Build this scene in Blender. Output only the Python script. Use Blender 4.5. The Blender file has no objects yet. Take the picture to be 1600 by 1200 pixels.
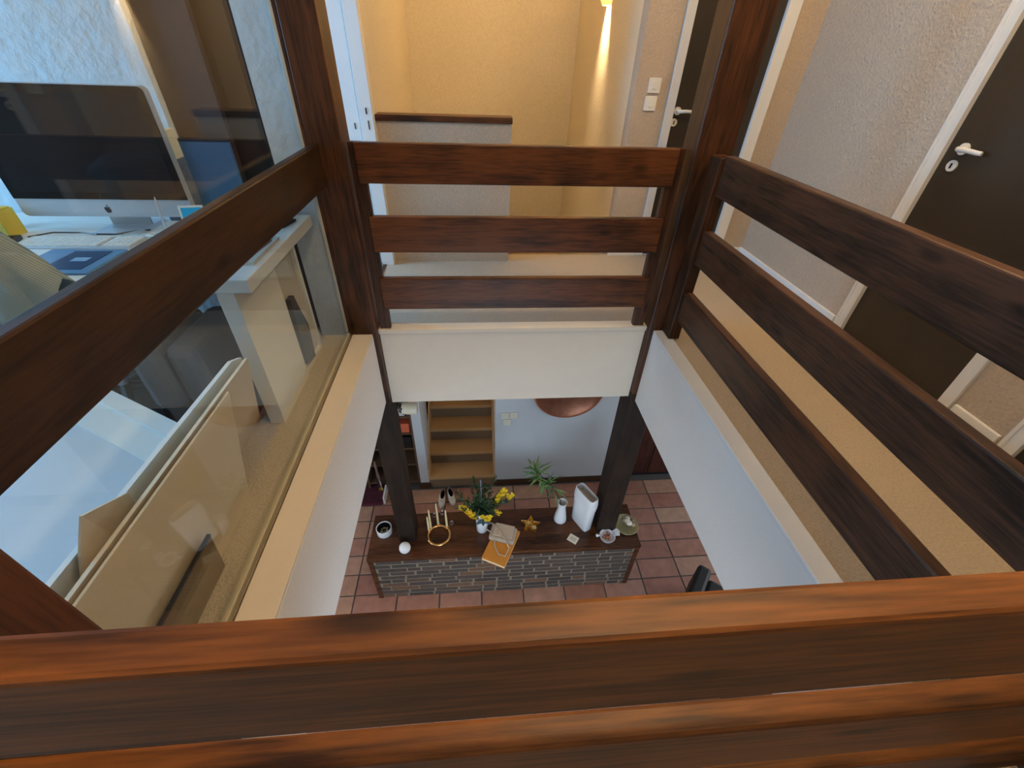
import bpy, bmesh, math, random
from mathutils import Vector, Matrix
random.seed(7)
R_ = math.radians
scene = bpy.context.scene
C = scene.collection

# ------------------------------------------------------------------ camera
def cam_matrix(pitch, roll, yaw, loc):
    ca, sa = math.cos(yaw), math.sin(yaw)
    Rz = Matrix(((ca, sa, 0), (-sa, ca, 0), (0, 0, 1)))
    B = Matrix(((1, 0, 0), (0, 0, -1), (0, 1, 0)))
    cp, sp = math.cos(pitch), math.sin(pitch)
    P = Matrix(((1, 0, 0), (0, cp, -sp), (0, sp, cp)))
    cr, sr = math.cos(roll), math.sin(roll)
    Q = Matrix(((cr, -sr, 0), (sr, cr, 0), (0, 0, 1)))
    Rwc = Q @ P @ B @ Rz
    M = Rwc.transposed() @ Matrix(((1, 0, 0), (0, -1, 0), (0, 0, -1)))
    return Matrix.Translation(loc) @ M.to_4x4()
cd = bpy.data.cameras.new('camera')
cam = bpy.data.objects.new('camera', cd); C.objects.link(cam)
cd.sensor_fit = 'HORIZONTAL'; cd.sensor_width = 36.0
cd.lens = 36.0 * 668.87 / 1600.0
cd.clip_start = 0.01
cam.matrix_world = cam_matrix(R_(37.828), R_(2.172), R_(-5.7056), (0, 0, 1.343))
scene.camera = cam

# ------------------------------------------------------------------ world, lights, exposure
w = bpy.data.worlds.new('world'); scene.world = w; w.use_nodes = True
w.node_tree.nodes['Background'].inputs[0].default_value = (0.55, 0.7, 1.0, 1)
w.node_tree.nodes['Background'].inputs[1].default_value = 0.3
def area(name, loc, direction, sx, sy, power, color):
    l = bpy.data.lights.new(name, 'AREA'); l.shape = 'RECTANGLE'; l.size = sx; l.size_y = sy
    l.energy = power; l.color = color
    o = bpy.data.objects.new(name, l); C.objects.link(o); o.location = loc
    o.rotation_euler = Vector(direction).to_track_quat('-Z', 'Y').to_euler()
    return o
DAY = (0.22, 0.56, 1.0)
area('office_window_daylight', (-4.10, 1.35, 1.45), (1, 0, -0.12), 1.1, 1.4, 82, DAY)
area('side_room_window_daylight', (-2.80, 2.80, 1.35), (1, 0.12, -0.1), 0.7, 1.3, 56, DAY)
area('ground_floor_window_daylight_right', (4.35, 1.6, -1.55), (-1, 0, -0.05), 2.6, 1.6, 30, (0.80, 0.90, 1.0))
area('ground_floor_window_daylight_left', (-3.35, 1.2, -1.55), (1, 0.1, -0.05), 2.2, 1.6, 27, (0.80, 0.90, 1.0))
area('ground_floor_window_daylight_near', (0.2, -1.45, -1.35), (0, 1, -0.15), 2.0, 1.2, 44, (0.60, 0.80, 1.0))
vs = scene.view_settings
vs.view_transform = 'Standard'; vs.look = 'None'; vs.exposure = 0.55; vs.gamma = 1.0
vs.use_curve_mapping = False

# ------------------------------------------------------------------ materials
def new_mat(name):
    m = bpy.data.materials.new(name); m.use_nodes = True
    nt = m.node_tree; return m, nt, nt.nodes['Principled BSDF']
def plain(name, col, rough=0.5, metal=0.0, noise=0.0, nscale=30, bump=0.0, trans=0.0, ior=1.45, spec=0.5, coat=0.0):
    m, nt, b = new_mat(name)
    b.inputs['Roughness'].default_value = rough; b.inputs['Metallic'].default_value = metal
    b.inputs['IOR'].default_value = ior; b.inputs['Transmission Weight'].default_value = trans
    b.inputs['Specular IOR Level'].default_value = spec; b.inputs['Coat Weight'].default_value = coat
    b.inputs['Base Color'].default_value = (*col, 1)
    if noise or bump:
        tc = nt.nodes.new('ShaderNodeTexCoord'); n = nt.nodes.new('ShaderNodeTexNoise')
        n.inputs['Scale'].default_value = nscale; n.inputs['Detail'].default_value = 5
        nt.links.new(tc.outputs['Object'], n.inputs['Vector'])
        if noise:
            r = nt.nodes.new('ShaderNodeMix'); r.data_type = 'RGBA'
            r.inputs['A'].default_value = (*[c * (1 - noise) for c in col], 1)
            r.inputs['B'].default_value = (*[min(1, c * (1 + noise)) for c in col], 1)
            nt.links.new(n.outputs['Fac'], r.inputs['Factor']); nt.links.new(r.outputs['Result'], b.inputs['Base Color'])
        if bump:
            bp = nt.nodes.new('ShaderNodeBump'); bp.inputs['Strength'].default_value = bump; bp.inputs['Distance'].default_value = 0.01
            nt.links.new(n.outputs['Fac'], bp.inputs['Height']); nt.links.new(bp.outputs['Normal'], b.inputs['Normal'])
    return m
def wood(name, axis, dark, light, rough=0.42, knots=True):
    m, nt, b = new_mat(name); N = nt.nodes.new; L = nt.links.new
    tc = N('ShaderNodeTexCoord'); oi = N('ShaderNodeObjectInfo')
    add = N('ShaderNodeVectorMath'); add.operation = 'ADD'
    mul = N('ShaderNodeVectorMath'); mul.operation = 'SCALE'; mul.inputs['Scale'].default_value = 37.0
    comb = N('ShaderNodeCombineXYZ')
    for i in range(3): L(oi.outputs['Random'], comb.inputs[i])
    L(comb.outputs[0], mul.inputs[0]); L(tc.outputs['Object'], add.inputs[0]); L(mul.outputs[0], add.inputs[1])
    mp = N('ShaderNodeMapping'); s = [1.0, 1.0, 1.0]; s[axis] = 0.06
    mp.inputs['Scale'].default_value = s; L(add.outputs[0], mp.inputs['Vector'])
    # broad figure
    n1 = N('ShaderNodeTexNoise'); n1.inputs['Scale'].default_value = 14; n1.inputs['Detail'].default_value = 6; n1.inputs['Distortion'].default_value = 0.7
    L(mp.outputs[0], n1.inputs['Vector'])
    # fine grain
    n2 = N('ShaderNodeTexNoise'); n2.inputs['Scale'].default_value = 130; n2.inputs['Detail'].default_value = 4
    L(mp.outputs[0], n2.inputs['Vector'])
    # blotches of stain
    n3 = N('ShaderNodeTexNoise'); n3.inputs['Scale'].default_value = 4; L(add.outputs[0], n3.inputs['Vector'])
    mx = N('ShaderNodeMath'); mx.operation = 'MULTIPLY_ADD'; mx.inputs[1].default_value = 0.55; h1 = N('ShaderNodeMath'); h1.operation = 'MULTIPLY'; h1.inputs[1].default_value = 0.6; L(n1.outputs['Fac'], h1.inputs[0]); L(n2.outputs['Fac'], mx.inputs[0]); L(h1.outputs[0], mx.inputs[2])
    mx2 = N('ShaderNodeMath'); mx2.operation = 'MULTIPLY_ADD'; mx2.inputs[1].default_value = 0.35; L(n3.outputs['Fac'], mx2.inputs[0]); L(mx.outputs[0], mx2.inputs[2])
    ramp = N('ShaderNodeValToRGB'); ramp.color_ramp.elements[0].position = 0.60; ramp.color_ramp.elements[1].position = 0.86
    ramp.color_ramp.elements[0].color = (*dark, 1); ramp.color_ramp.elements[1].color = (*light, 1)
    L(mx2.outputs[0], ramp.inputs[0]); col = ramp.outputs[0]
    if knots:
        mk = N('ShaderNodeMapping'); sk = [1.0, 1.0, 1.0]; sk[axis] = 0.33
        mk.inputs['Scale'].default_value = sk; L(add.outputs[0], mk.inputs['Vector'])
        v = N('ShaderNodeTexVoronoi'); v.inputs['Scale'].default_value = 9.0; L(mk.outputs[0], v.inputs['Vector'])
        kr = N('ShaderNodeValToRGB'); kr.color_ramp.elements[0].position = 0.05; kr.color_ramp.elements[1].position = 0.17
        kr.color_ramp.elements[0].color = (0.22, 0.2, 0.2, 1); kr.color_ramp.elements[1].color = (1, 1, 1, 1)
        L(v.outputs['Distance'], kr.inputs[0])
        mm = N('ShaderNodeMix'); mm.data_type = 'RGBA'; mm.blend_type = 'MULTIPLY'; mm.inputs['Factor'].default_value = 1.0
        L(col, mm.inputs['A']); L(kr.outputs[0], mm.inputs['B']); col = mm.outputs['Result']
    L(col, b.inputs['Base Color'])
    b.inputs['Roughness'].default_value = rough; b.inputs['Specular IOR Level'].default_value = 0.28
    bp = N('ShaderNodeBump'); bp.inputs['Strength'].default_value = 0.12; bp.inputs['Distance'].default_value = 0.003
    L(n2.outputs['Fac'], bp.inputs['Height']); L(bp.outputs['Normal'], b.inputs['Normal'])
    return m
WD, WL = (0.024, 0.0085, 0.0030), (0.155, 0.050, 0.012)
wood_x = wood('stained_pine_x', 0, WD, (0.125, 0.041, 0.011)); wood_y = wood('stained_pine_y', 1, (0.018, 0.009, 0.005), (0.085, 0.036, 0.017)); wood_z = wood('stained_pine_z', 2, (0.017, 0.0075, 0.0035), (0.085, 0.031, 0.011))  # y and z colours darkened to carry the weaker light on upright faces
wood_near = wood('lamplight_tinted_pine', 0, (0.050, 0.017, 0.004), (0.22, 0.075, 0.014), 0.45)  # warm lamplight on the near rail is mixed into this orange colour
wood_left = wood('shade_darkened_pine', 1, (0.010, 0.005, 0.0026), (0.038, 0.017, 0.007))  # shaded look of the left rail painted in as a darker wood colour
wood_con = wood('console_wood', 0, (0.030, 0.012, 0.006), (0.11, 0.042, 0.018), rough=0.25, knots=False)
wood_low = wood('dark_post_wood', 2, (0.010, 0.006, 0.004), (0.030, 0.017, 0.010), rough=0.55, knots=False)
beige_wall = plain('beige_wallpaper', (0.52, 0.415, 0.31), 0.85, noise=0.20, nscale=75, bump=0.75)
stair_wall = plain('cream_wallpaper', (0.80, 0.69, 0.50), 0.85, noise=0.15, nscale=75, bump=0.6)
crepi = plain('rough_white_plaster', (0.70, 0.74, 0.76), 0.9, noise=0.06, nscale=26, bump=0.9)
white_wall = plain('white_plaster', (0.66, 0.655, 0.65), 0.85, noise=0.04, nscale=90, bump=0.15)
grey_wall = plain('pale_grey_plaster', (0.50, 0.52, 0.54), 0.85, noise=0.04, nscale=90, bump=0.15)
white_paint = plain('white_paint', (0.80, 0.79, 0.76), 0.4, noise=0.02, nscale=20)
cream_paint = plain('cream_paint', (0.66, 0.595, 0.50), 0.5, noise=0.03, nscale=15)
carpet = plain('beige_carpet', (0.46, 0.375, 0.275), 0.95, noise=0.28, nscale=110, bump=0.8)
dark_door = plain('dark_brown_door_paint', (0.035, 0.027, 0.018), 0.42, noise=0.12, nscale=60)
white_plastic = plain('white_plastic', (0.80, 0.78, 0.72), 0.3)
black = plain('black_plastic', (0.010, 0.010, 0.011), 0.4)
white_lam = plain('white_laminate', (0.78, 0.76, 0.70), 0.45, noise=0.03, nscale=40)
grey_fabric = plain('grey_upholstery', (0.13, 0.13, 0.135), 0.8, noise=0.15, nscale=180, bump=0.3)
dark_carpet = plain('dark_office_rug', (0.06, 0.05, 0.045), 0.95, noise=0.3, nscale=120)
ceil_mat = plain('white_ceiling', (0.8, 0.77, 0.72), 0.9)
alu = plain('silver_aluminium', (0.62, 0.64, 0.66), 0.35, metal=0.6)
brass = plain('polished_brass', (0.85, 0.50, 0.20), 0.22, metal=1.0)
gold = plain('gold_lacquer', (0.75, 0.48, 0.14), 0.25, metal=0.9)
porcelain = plain('white_porcelain', (0.82, 0.84, 0.86), 0.18, noise=0.02, nscale=10)
wax = plain('cream_wax', (0.80, 0.66, 0.36), 0.4)
copper = plain('copper', (0.42, 0.17, 0.10), 0.32, metal=0.9, noise=0.35, nscale=14)
def glass_mat():
    m, nt, b = new_mat('window_glass'); nt.nodes.remove(b); N = nt.nodes.new; L = nt.links.new
    out = nt.nodes['Material Output']; t = N('ShaderNodeBsdfTransparent'); t.inputs[0].default_value = (0.96, 0.98, 0.97, 1)
    g = N('ShaderNodeBsdfGlossy'); g.inputs['Roughness'].default_value = 0.0
    lw = N('ShaderNodeLayerWeight'); p = N('ShaderNodeMath'); p.operation = 'POWER'; p.inputs[1].default_value = 5.0
    L(lw.outputs['Facing'], p.inputs[0]); lw.inputs['Blend'].default_value = 0.5
    ma = N('ShaderNodeMath'); ma.operation = 'MULTIPLY_ADD'; ma.inputs[1].default_value = 0.95; ma.inputs[2].default_value = 0.045
    L(p.outputs[0], ma.inputs[0]); mx = N('ShaderNodeMixShader'); L(ma.outputs[0], mx.inputs[0]); L(t.outputs[0], mx.inputs[1]); L(g.outputs[0], mx.inputs[2])
    L(mx.outputs[0], out.inputs[0]); return m
glass = glass_mat()
def per_object(name, cols, rough, nscale=40, bump=0.2, amt=0.25):
    m, nt, b = new_mat(name); N = nt.nodes.new; L = nt.links.new
    oi = N('ShaderNodeObjectInfo'); r = N('ShaderNodeValToRGB'); r.color_ramp.interpolation = 'LINEAR'
    el = r.color_ramp.elements
    while len(el) < len(cols): el.new(0.5)
    for i, c in enumerate(cols): el[i].position = i / (len(cols) - 1); el[i].color = (*c, 1)
    L(oi.outputs['Random'], r.inputs[0])
    tc = N('ShaderNodeTexCoord'); n = N('ShaderNodeTexNoise'); n.inputs['Scale'].default_value = nscale; n.inputs['Detail'].default_value = 5
    ad = N('ShaderNodeVectorMath'); cb = N('ShaderNodeCombineXYZ'); sc = N('ShaderNodeMath'); sc.operation = 'MULTIPLY'; sc.inputs[1].default_value = 50
    L(oi.outputs['Random'], sc.inputs[0]); L(sc.outputs[0], cb.inputs[0]); L(tc.outputs['Object'], ad.inputs[0]); L(cb.outputs[0], ad.inputs[1]); L(ad.outputs[0], n.inputs['Vector'])
    mr = N('ShaderNodeMapRange'); mr.inputs['To Min'].default_value = 1 - amt * 1.6; mr.inputs['To Max'].default_value = 1 + amt * 1.6; L(n.outputs['Fac'], mr.inputs['Value'])
    mm = N('ShaderNodeVectorMath'); mm.operation = 'SCALE'; L(r.outputs[0], mm.inputs[0]); L(mr.outputs[0], mm.inputs['Scale'])
    L(mm.outputs[0], b.inputs['Base Color']); b.inputs['Roughness'].default_value = rough
    bp = N('ShaderNodeBump'); bp.inputs['Strength'].default_value = bump; bp.inputs['Distance'].default_value = 0.006
    L(n.outputs['Fac'], bp.inputs['Height']); L(bp.outputs['Normal'], b.inputs['Normal'])
    return m
tile_mat = per_object('terracotta_tile', [(0.27, 0.115, 0.080), (0.42, 0.235, 0.155), (0.31, 0.13, 0.09), (0.36, 0.18, 0.13), (0.46, 0.29, 0.19)], 0.42, 12, 0.12, 0.25)
brick_mat = per_object('dark_brick', [(0.055, 0.040, 0.034), (0.085, 0.060, 0.050), (0.065, 0.052, 0.046), (0.10, 0.064, 0.048), (0.17, 0.085, 0.045)], 0.9, 60, 0.5, 0.35)
mortar = plain('mortar', (0.27, 0.215, 0.15), 0.95, noise=0.3, nscale=50, bump=0.4)
grout = plain('grey_grout', (0.085, 0.075, 0.070), 0.9, noise=0.2, nscale=60)

# ------------------------------------------------------------------ mesh helpers
def add_box(bm, x0, x1, y0, y1, z0, z1, bev=0.0, M=None):
    r = bmesh.ops.create_cube(bm, size=1.0)
    vs_ = r['verts']
    for v in vs_:
        v.co = Vector((x0 + (v.co.x + .5) * (x1 - x0), y0 + (v.co.y + .5) * (y1 - y0), z0 + (v.co.z + .5) * (z1 - z0)))
    if bev:
        ed = list({e for v in vs_ for e in v.link_edges})
        rr = bmesh.ops.bevel(bm, geom=ed, offset=bev, segments=2, profile=0.5, affect='EDGES')
        vs_ = list({v for f in rr['faces'] for v in f.verts} | {v for v in vs_ if v.is_valid})
    if M is not None:
        for v in vs_: v.co = M @ v.co
    return vs_
def add_prism(bm, pts, a0, a1, axis=2):
    """outline pts (2D) extruded along axis; 2D axes follow the remaining axes in x,y,z order"""
    def mk(p, a):
        c = list(p); c.insert(axis, a); return bm.verts.new(c)
    A = [mk(p, a0) for p in pts]; B = [mk(p, a1) for p in pts]; n = len(pts)
    bm.faces.new(A); bm.faces.new(list(reversed(B)))
    for i in range(n): bm.faces.new((A[i], B[i], B[(i + 1) % n], A[(i + 1) % n]))
def add_sheet(bm, pts, off):
    """outline of 3D points made solid by an offset vector"""
    A = [bm.verts.new(p) for p in pts]; B = [bm.verts.new(Vector(p) + Vector(off)) for p in pts]; n = len(pts)
    bm.faces.new(A); bm.faces.new(list(reversed(B)))
    for i in range(n): bm.faces.new((A[i], B[i], B[(i + 1) % n], A[(i + 1) % n]))
def add_lathe(bm, prof, c=(0, 0, 0), seg=28, sx=1.0, sy=1.0, cap0=True, cap1=False):
    rings = []
    for r, z in prof:
        rings.append([bm.verts.new((c[0] + r * sx * math.cos(2 * math.pi * i / seg), c[1] + r * sy * math.sin(2 * math.pi * i / seg), c[2] + z)) for i in range(seg)])
    for a, b in zip(rings, rings[1:]):
        for i in range(seg): bm.faces.new((a[i], a[(i + 1) % seg], b[(i + 1) % seg], b[i]))
    if cap0: bm.faces.new(list(reversed(rings[0])))
    if cap1: bm.faces.new(rings[-1])
def add_tube(bm, pts, r, seg=8, closed=False):
    P = [Vector(p) for p in pts]; n = len(P); rings = []
    rr = r if isinstance(r, (list, tuple)) else [r] * n
    for i in range(n):
        t = (P[(i + 1) % n] - P[i - 1]) if closed else (P[min(i + 1, n - 1)] - P[max(i - 1, 0)])
        t.normalize(); u = t.cross(Vector((0, 0, 1)))
        if u.length < 1e-3: u = t.cross(Vector((0, 1, 0)))
        u.normalize(); v = t.cross(u)
        rings.append([bm.verts.new(P[i] + (u * math.cos(2 * math.pi * k / seg) + v * math.sin(2 * math.pi * k / seg)) * rr[i]) for k in range(seg)])
    for i in range(n if closed else n - 1):
        a, b = rings[i], rings[(i + 1) % n]
        for k in range(seg): bm.faces.new((a[k], a[(k + 1) % seg], b[(k + 1) % seg], b[k]))
    if not closed: bm.faces.new(list(reversed(rings[0]))); bm.faces.new(rings[-1])
def add_ball(bm, c, r, seg=16, sz=1.0):
    q = bmesh.ops.create_uvsphere(bm, u_segments=seg, v_segments=max(6, seg // 2), radius=r)
    for v in q['verts']: v.co = Vector((v.co.x, v.co.y, v.co.z * sz)) + Vector(c)
def root_loc(o):
    L = Vector((0, 0, 0))
    while o is not None: L += o.location; o = o.parent
    return L
def obj(name, bm, mat, parent=None, smooth=False):
    bmesh.ops.recalc_face_normals(bm, faces=bm.faces[:])
    if parent is None:
        xs = [v.co for v in bm.verts]
        mn = Vector([min(c[i] for c in xs) for i in range(3)]); mxx = Vector([max(c[i] for c in xs) for i in range(3)])
        o_ = Vector(((mn.x + mxx.x) / 2, (mn.y + mxx.y) / 2, mn.z)); loc = o_
    else:
        base = root_loc(parent)
        xs = [v.co for v in bm.verts]
        mn = Vector([min(c[i] for c in xs) for i in range(3)]); mxx = Vector([max(c[i] for c in xs) for i in range(3)])
        o_ = (mn + mxx) / 2; loc = o_ - base
    for v in bm.verts: v.co -= o_
    me = bpy.data.meshes.new(name); bm.to_mesh(me); bm.free(); me.materials.append(mat)
    if smooth:
        for p in me.polygons: p.use_smooth = True
        try: me.set_sharp_from_angle(angle=R_(40))
        except Exception: pass
    o = bpy.data.objects.new(name, me); C.objects.link(o); o.location = loc
    if parent is not None: o.parent = parent
    return o
def tag(o, label, cat, group=None, kind=None):
    o['label'] = label; o['category'] = cat
    if group: o['group'] = group
    if kind: o['kind'] = kind
    return o
def thing(name, label, cat, loc, group=None):
    o = bpy.data.objects.new(name, None); C.objects.link(o); o.location = loc; o.empty_display_size = 0.05
    return tag(o, label, cat, group)
def box(name, x0, x1, y0, y1, z0, z1, mat, parent=None, bev=0.0, M=None):
    bm = bmesh.new(); add_box(bm, x0, x1, y0, y1, z0, z1, bev, M); return obj(name, bm, mat, parent)
def boxes(name, L, mat, parent=None, bev=0.0):
    bm = bmesh.new()
    for b in L: add_box(bm, *b, bev)
    return obj(name, bm, mat, parent)
def struct(o, label=None, cat=None):
    o['kind'] = 'structure'
    if label: o['label'] = label
    if cat: o['category'] = cat
    return o

ZG = -2.817          # ground floor level; the upper floor is z = 0
ZC = -2.137          # console top
# ================================================================== UPPER STRUCTURE
struct(boxes('floor', [(1.168, 2.285, -1.6, 3.49, -0.30, 0.0), (-0.66, 1.168, 2.30, 3.49, -0.30, 0.0),
                       (-0.735, 1.168, -1.6, 0.019, -0.30, 0.0), (-4.2, -0.735, -1.6, 2.22, -0.30, 0.0), (-3.0, -0.66, 2.22, 5.8, -0.30, 0.0)], carpet),
       'beige carpet floor of the upper landing around the open well', 'floor')
struct(boxes('ceiling', [(-4.3, 2.4, -1.8, 5.9, 3.30, 3.40)], ceil_mat), 'white upper storey ceiling', 'ceiling')
struct(boxes('ceiling_lower', [(1.168, 4.5, -1.6, 3.49, -0.36, -0.30), (-0.66, 1.168, 2.30, 3.49, -0.36, -0.30), (-0.735, 1.168, -1.6, 0.10, -0.36, -0.30), (-3.5, -0.735, -1.6, 3.8, -0.36, -0.30)], ceil_mat),
       'white ground storey ceiling around the well', 'ceiling')
# wall on the right with two door openings
struct(boxes('wall_right', [(2.285, 2.40, 2.24, 3.58, -0.05, 3.3), (2.285, 2.40, 1.15, 1.40, -0.05, 3.3), (2.285, 2.40, -1.7, 0.33, -0.05, 3.3),
                            (2.285, 2.40, 1.40, 2.24, 2.09, 3.3), (2.285, 2.40, 0.33, 1.15, 2.09, 3.3)], beige_wall), 'beige textured corridor wall on the right', 'wall')
struct(boxes('wall_far', [(1.117, 1.353, 3.47, 3.60, -0.05, 3.3), (2.107, 2.285, 3.47, 3.60, -0.05, 3.3), (1.353, 2.107, 3.47, 3.60, 2.09, 3.3)], beige_wall), 'beige textured wall with light switches at the end of the landing', 'wall')
struct(boxes('wall_stair_right', [(1.117, 1.25, 3.60, 5.82, ZG, 3.3), (1.117, 1.25, 3.47, 3.60, -2.8, -0.05)], stair_wall), 'cream stairwell wall carrying the wall lamp', 'wall')
struct(boxes('wall_stair_back', [(-0.76, 1.117, 5.70, 5.82, ZG, 3.3)], stair_wall), 'cream stairwell back wall', 'wall')
struct(boxes('wall_stair_left', [(-0.76, -0.64, 3.345, 5.70, -0.30, 3.3), (-0.76, -0.64, 3.80, 5.70, ZG, -0.30)], stair_wall), 'cream stairwell wall on the left', 'wall')
hw = struct(boxes('wall_half', [(-0.64, 0.265, 3.34, 3.44, 0.0, 0.957)], beige_wall), 'low beige half wall guarding the stairs', 'wall')
box('cap', -0.632, 0.270, 3.325, 3.455, 0.957, 0.994, wood_x, hw, 0.003)
struct(boxes('wall_office_far', [(-0.90, -0.752, 2.225, 2.36, 0.0, 3.3), (-4.2, -1.292, 2.225, 2.36, 0.0, 3.3), (-1.292, -0.90, 2.225, 2.36, 2.1, 3.3)], crepi), 'rough white plaster wall behind the office desk', 'wall')
struct(boxes('wall_office_left', [(-4.3, -4.2, -1.7, 2.36, -0.05, 3.3)], crepi), 'rough white office wall on the window side', 'wall')
struct(boxes('wall_near', [(-4.3, 2.4, -1.8, -1.7, -0.05, 3.3)], beige_wall), 'beige wall behind the viewer', 'wall')
struct(boxes('wall_side_room', [(-3.0, -2.9, 2.36, 5.8, -0.05, 3.3), (-3.0, -0.76, 5.7, 5.8, -0.05, 3.3)], white_wall), 'white walls of the side room beyond the doorway', 'wall')
struct(boxes('baseboard_right', [(2.268, 2.286, 2.25, 3.47, 0.0, 0.075), (2.268, 2.286, 1.17, 1.39, 0.0, 0.075)], white_paint, None, 0.003), 'white baseboard along the right wall', 'baseboard')
struct(boxes('baseboard_far', [(1.117, 1.353, 3.455, 3.471, 0.0, 0.07), (2.107, 2.268, 3.455, 3.471, 0.0, 0.07)], white_paint, None, 0.003), 'white baseboard below the light switches', 'baseboard')

# doors -----------------------------------------------------------
def lever(parent, rose, tip, n, name='handle'):
    """rose centre, lever tip, outward normal n"""
    rose, tip, n = Vector(rose), Vector(tip), Vector(n)
    bm = bmesh.new()
    add_tube(bm, [rose, rose + n * 0.010], 0.025, 20)
    d = (tip - rose); d -= n * d.dot(n); d.normalize(); Ln = (tip - rose).length
    P = [rose + n * 0.008, rose + n * 0.035, rose + n * 0.045 + d * 0.012, rose + n * 0.047 + d * (Ln * .5) + Vector((0, 0, 0.002)), rose + n * 0.045 + d * (Ln * .85), rose + n * 0.040 + d * Ln]
    add_tube(bm, P, [0.011, 0.011, 0.011, 0.0105, 0.010, 0.009], 12)
    return obj(name, bm, white_plastic, parent, True)
def key_plate(parent, c, n):
    c, n = Vector(c), Vector(n); bm = bmesh.new(); add_tube(bm, [c, c + n * 0.008], 0.025, 20)
    k = obj('keyhole_plate', bm, white_plastic, parent, True)
    bm = bmesh.new(); q = c + n * 0.0085
    add_box(bm, q.x - 0.0035, q.x + 0.0035, q.y - 0.0035, q.y + 0.0035, q.z - 0.011, q.z + 0.011); obj('keyhole', bm, black, k)
def door_y(name, label, x0, x1, y, frame, plates=True):
    d = thing(name, label, 'door', ((x0 + x1) / 2, y, 0)); d['kind'] = 'structure'
    box('door_leaf', x0, x1, y + 0.012, y + 0.052, 0.008, 2.03, dark_door, d, 0.002)
    for a, b in ((x0 - frame, x0), (x1, x1 + frame * 1.4)):
        box('jamb', a, b, y - 0.014, y + 0.09, 0, 2.09, white_paint, d, 0.003)
    box('head', x0, x1, y - 0.014, y + 0.09, 2.03, 2.09, white_paint, d, 0.003)
    return d
d1 = door_y('door_1', 'dark brown door in white frame beside the two light switches', 1.418, 2.012, 3.47, 0.062)
lever(d1, (1.450, 3.482, 1.045), (1.555, 3.482, 1.045), (0, -1, 0)); key_plate(d1, (1.440, 3.482, 0.975), (0, -1, 0))
def door_x(name, label, y0, y1, x):
    d = thing(name, label, 'door', (x, (y0 + y1) / 2, 0)); d['kind'] = 'structure'
    box('door_leaf', x + 0.012, x + 0.052, y0, y1, 0.008, 2.03, dark_door, d, 0.002)
    for a, b in ((y0 - 0.062, y0), (y1, y1 + 0.062)):
        j = box('jamb', x - 0.012, x + 0.09, a, b, 0, 2.09, white_paint, d, 0.002)
        box('moulding', x - 0.020, x - 0.011, (b - 0.016 if b == y0 - 0 and False else (a if a < y0 else b - 0.016)), ((a + 0.016) if a < y0 else b), 0, 2.09, white_paint, j, 0.002)
    box('head', x - 0.012, x + 0.09, y0, y1, 2.03, 2.09, white_paint, d, 0.002)
    return d
d2 = door_x('door_2', 'dark brown door with white lever handle in the right wall', 1.463, 2.172, 2.285)
lever(d2, (2.297, 2.090, 1.045), (2.297, 1.965, 1.045), (-1, 0, 0)); key_plate(d2, (2.297, 2.100, 0.972), (-1, 0, 0))
d3 = door_x('door_3', 'second dark brown door at the right edge, nearest the viewer', 0.385, 1.092, 2.285)
# open doorway on the left into the side room
d4 = thing('door_4', 'open white door of the side room behind the left post', 'door', (-0.68, 3.30, 0)); d4['kind'] = 'structure'
box('jamb', -0.717, -0.632, 3.265, 3.345, 0, 2.09, white_paint, d4, 0.003)
j = box('door_leaf', -1.45, -0.722, 3.275, 3.315, 0.01, 2.05, white_paint, d4, 0.002)
box('keyhole', -0.757, -0.751, 3.272, 3.276, 0.915, 0.950, black, j)
box('strike_plate', -0.672, -0.664, 3.262, 3.266, 1.000, 1.035, black, d4); box('strike_plate', -0.667, -0.661, 3.262, 3.266, 0.915, 0.965, black, d4)
struct(box('trim_1', -0.715, -0.690, 2.40, 3.265, 0.0, 0.006, wood_y), 'dark threshold strip in the side room doorway', 'threshold')

# light switches
for i, (x0, x1, z0, z1) in enumerate(((1.197, 1.291, 1.145, 1.232), (1.191, 1.283, 1.042, 1.128))):
    s = thing('light_switch', ('upper' if i == 0 else 'lower') + ' white square light switch beside the far door', 'light switch', ((x0 + x1) / 2, 3.47, z0), 'light switches by the far door')
    box('plate', x0 + .005, x1 - .005, 3.458, 3.471, z0, z1, white_plastic, s, 0.003)
    box('rocker', (x0 + x1) / 2 - .015, (x0 + x1) / 2 + .015, 3.452, 3.459, (z0 + z1) / 2 - .02, (z0 + z1) / 2 + .02, white_plastic, s, 0.002)
# wall lamp in the stairwell, with its own bulb
wl = thing('wall_lamp', 'lit half shell wall lamp high on the stairwell wall', 'lamp', (1.117, 4.50, 1.68))
bm = bmesh.new()
prof = [(0.062, 0.0), (0.078, 0.03), (0.097, 0.08), (0.107, 0.15), (0.110, 0.17), (0.104, 0.165), (0.092, 0.09), (0.073, 0.04), (0.057, 0.003)]
rings = []
for r, z in prof: rings.append([bm.verts.new((1.116 - r * math.sin(math.pi * i / 14) * 0.9, 4.50 + r * math.cos(math.pi * i / 14), 1.655 + z)) for i in range(15)])
for a, b in zip(rings, rings[1:]):
    for i in range(14): bm.faces.new((a[i], a[i + 1], b[i + 1], b[i]))
shade_mat = plain('frosted_shade', (0.85, 0.66, 0.42), 0.6, trans=0.25)
obj('lamp_shade', bm, shade_mat, wl, True)
def point(name, loc, power, color, r=0.05):
    l = bpy.data.lights.new(name, 'POINT'); l.energy = power; l.color = color; l.shadow_soft_size = r
    o = bpy.data.objects.new(name, l); C.objects.link(o); o.location = loc; return o
WARM = (1.0, 0.74, 0.43)
point('wall_lamp_bulb', (1.062, 4.50, 1.785), 150, WARM, 0.03)
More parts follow.
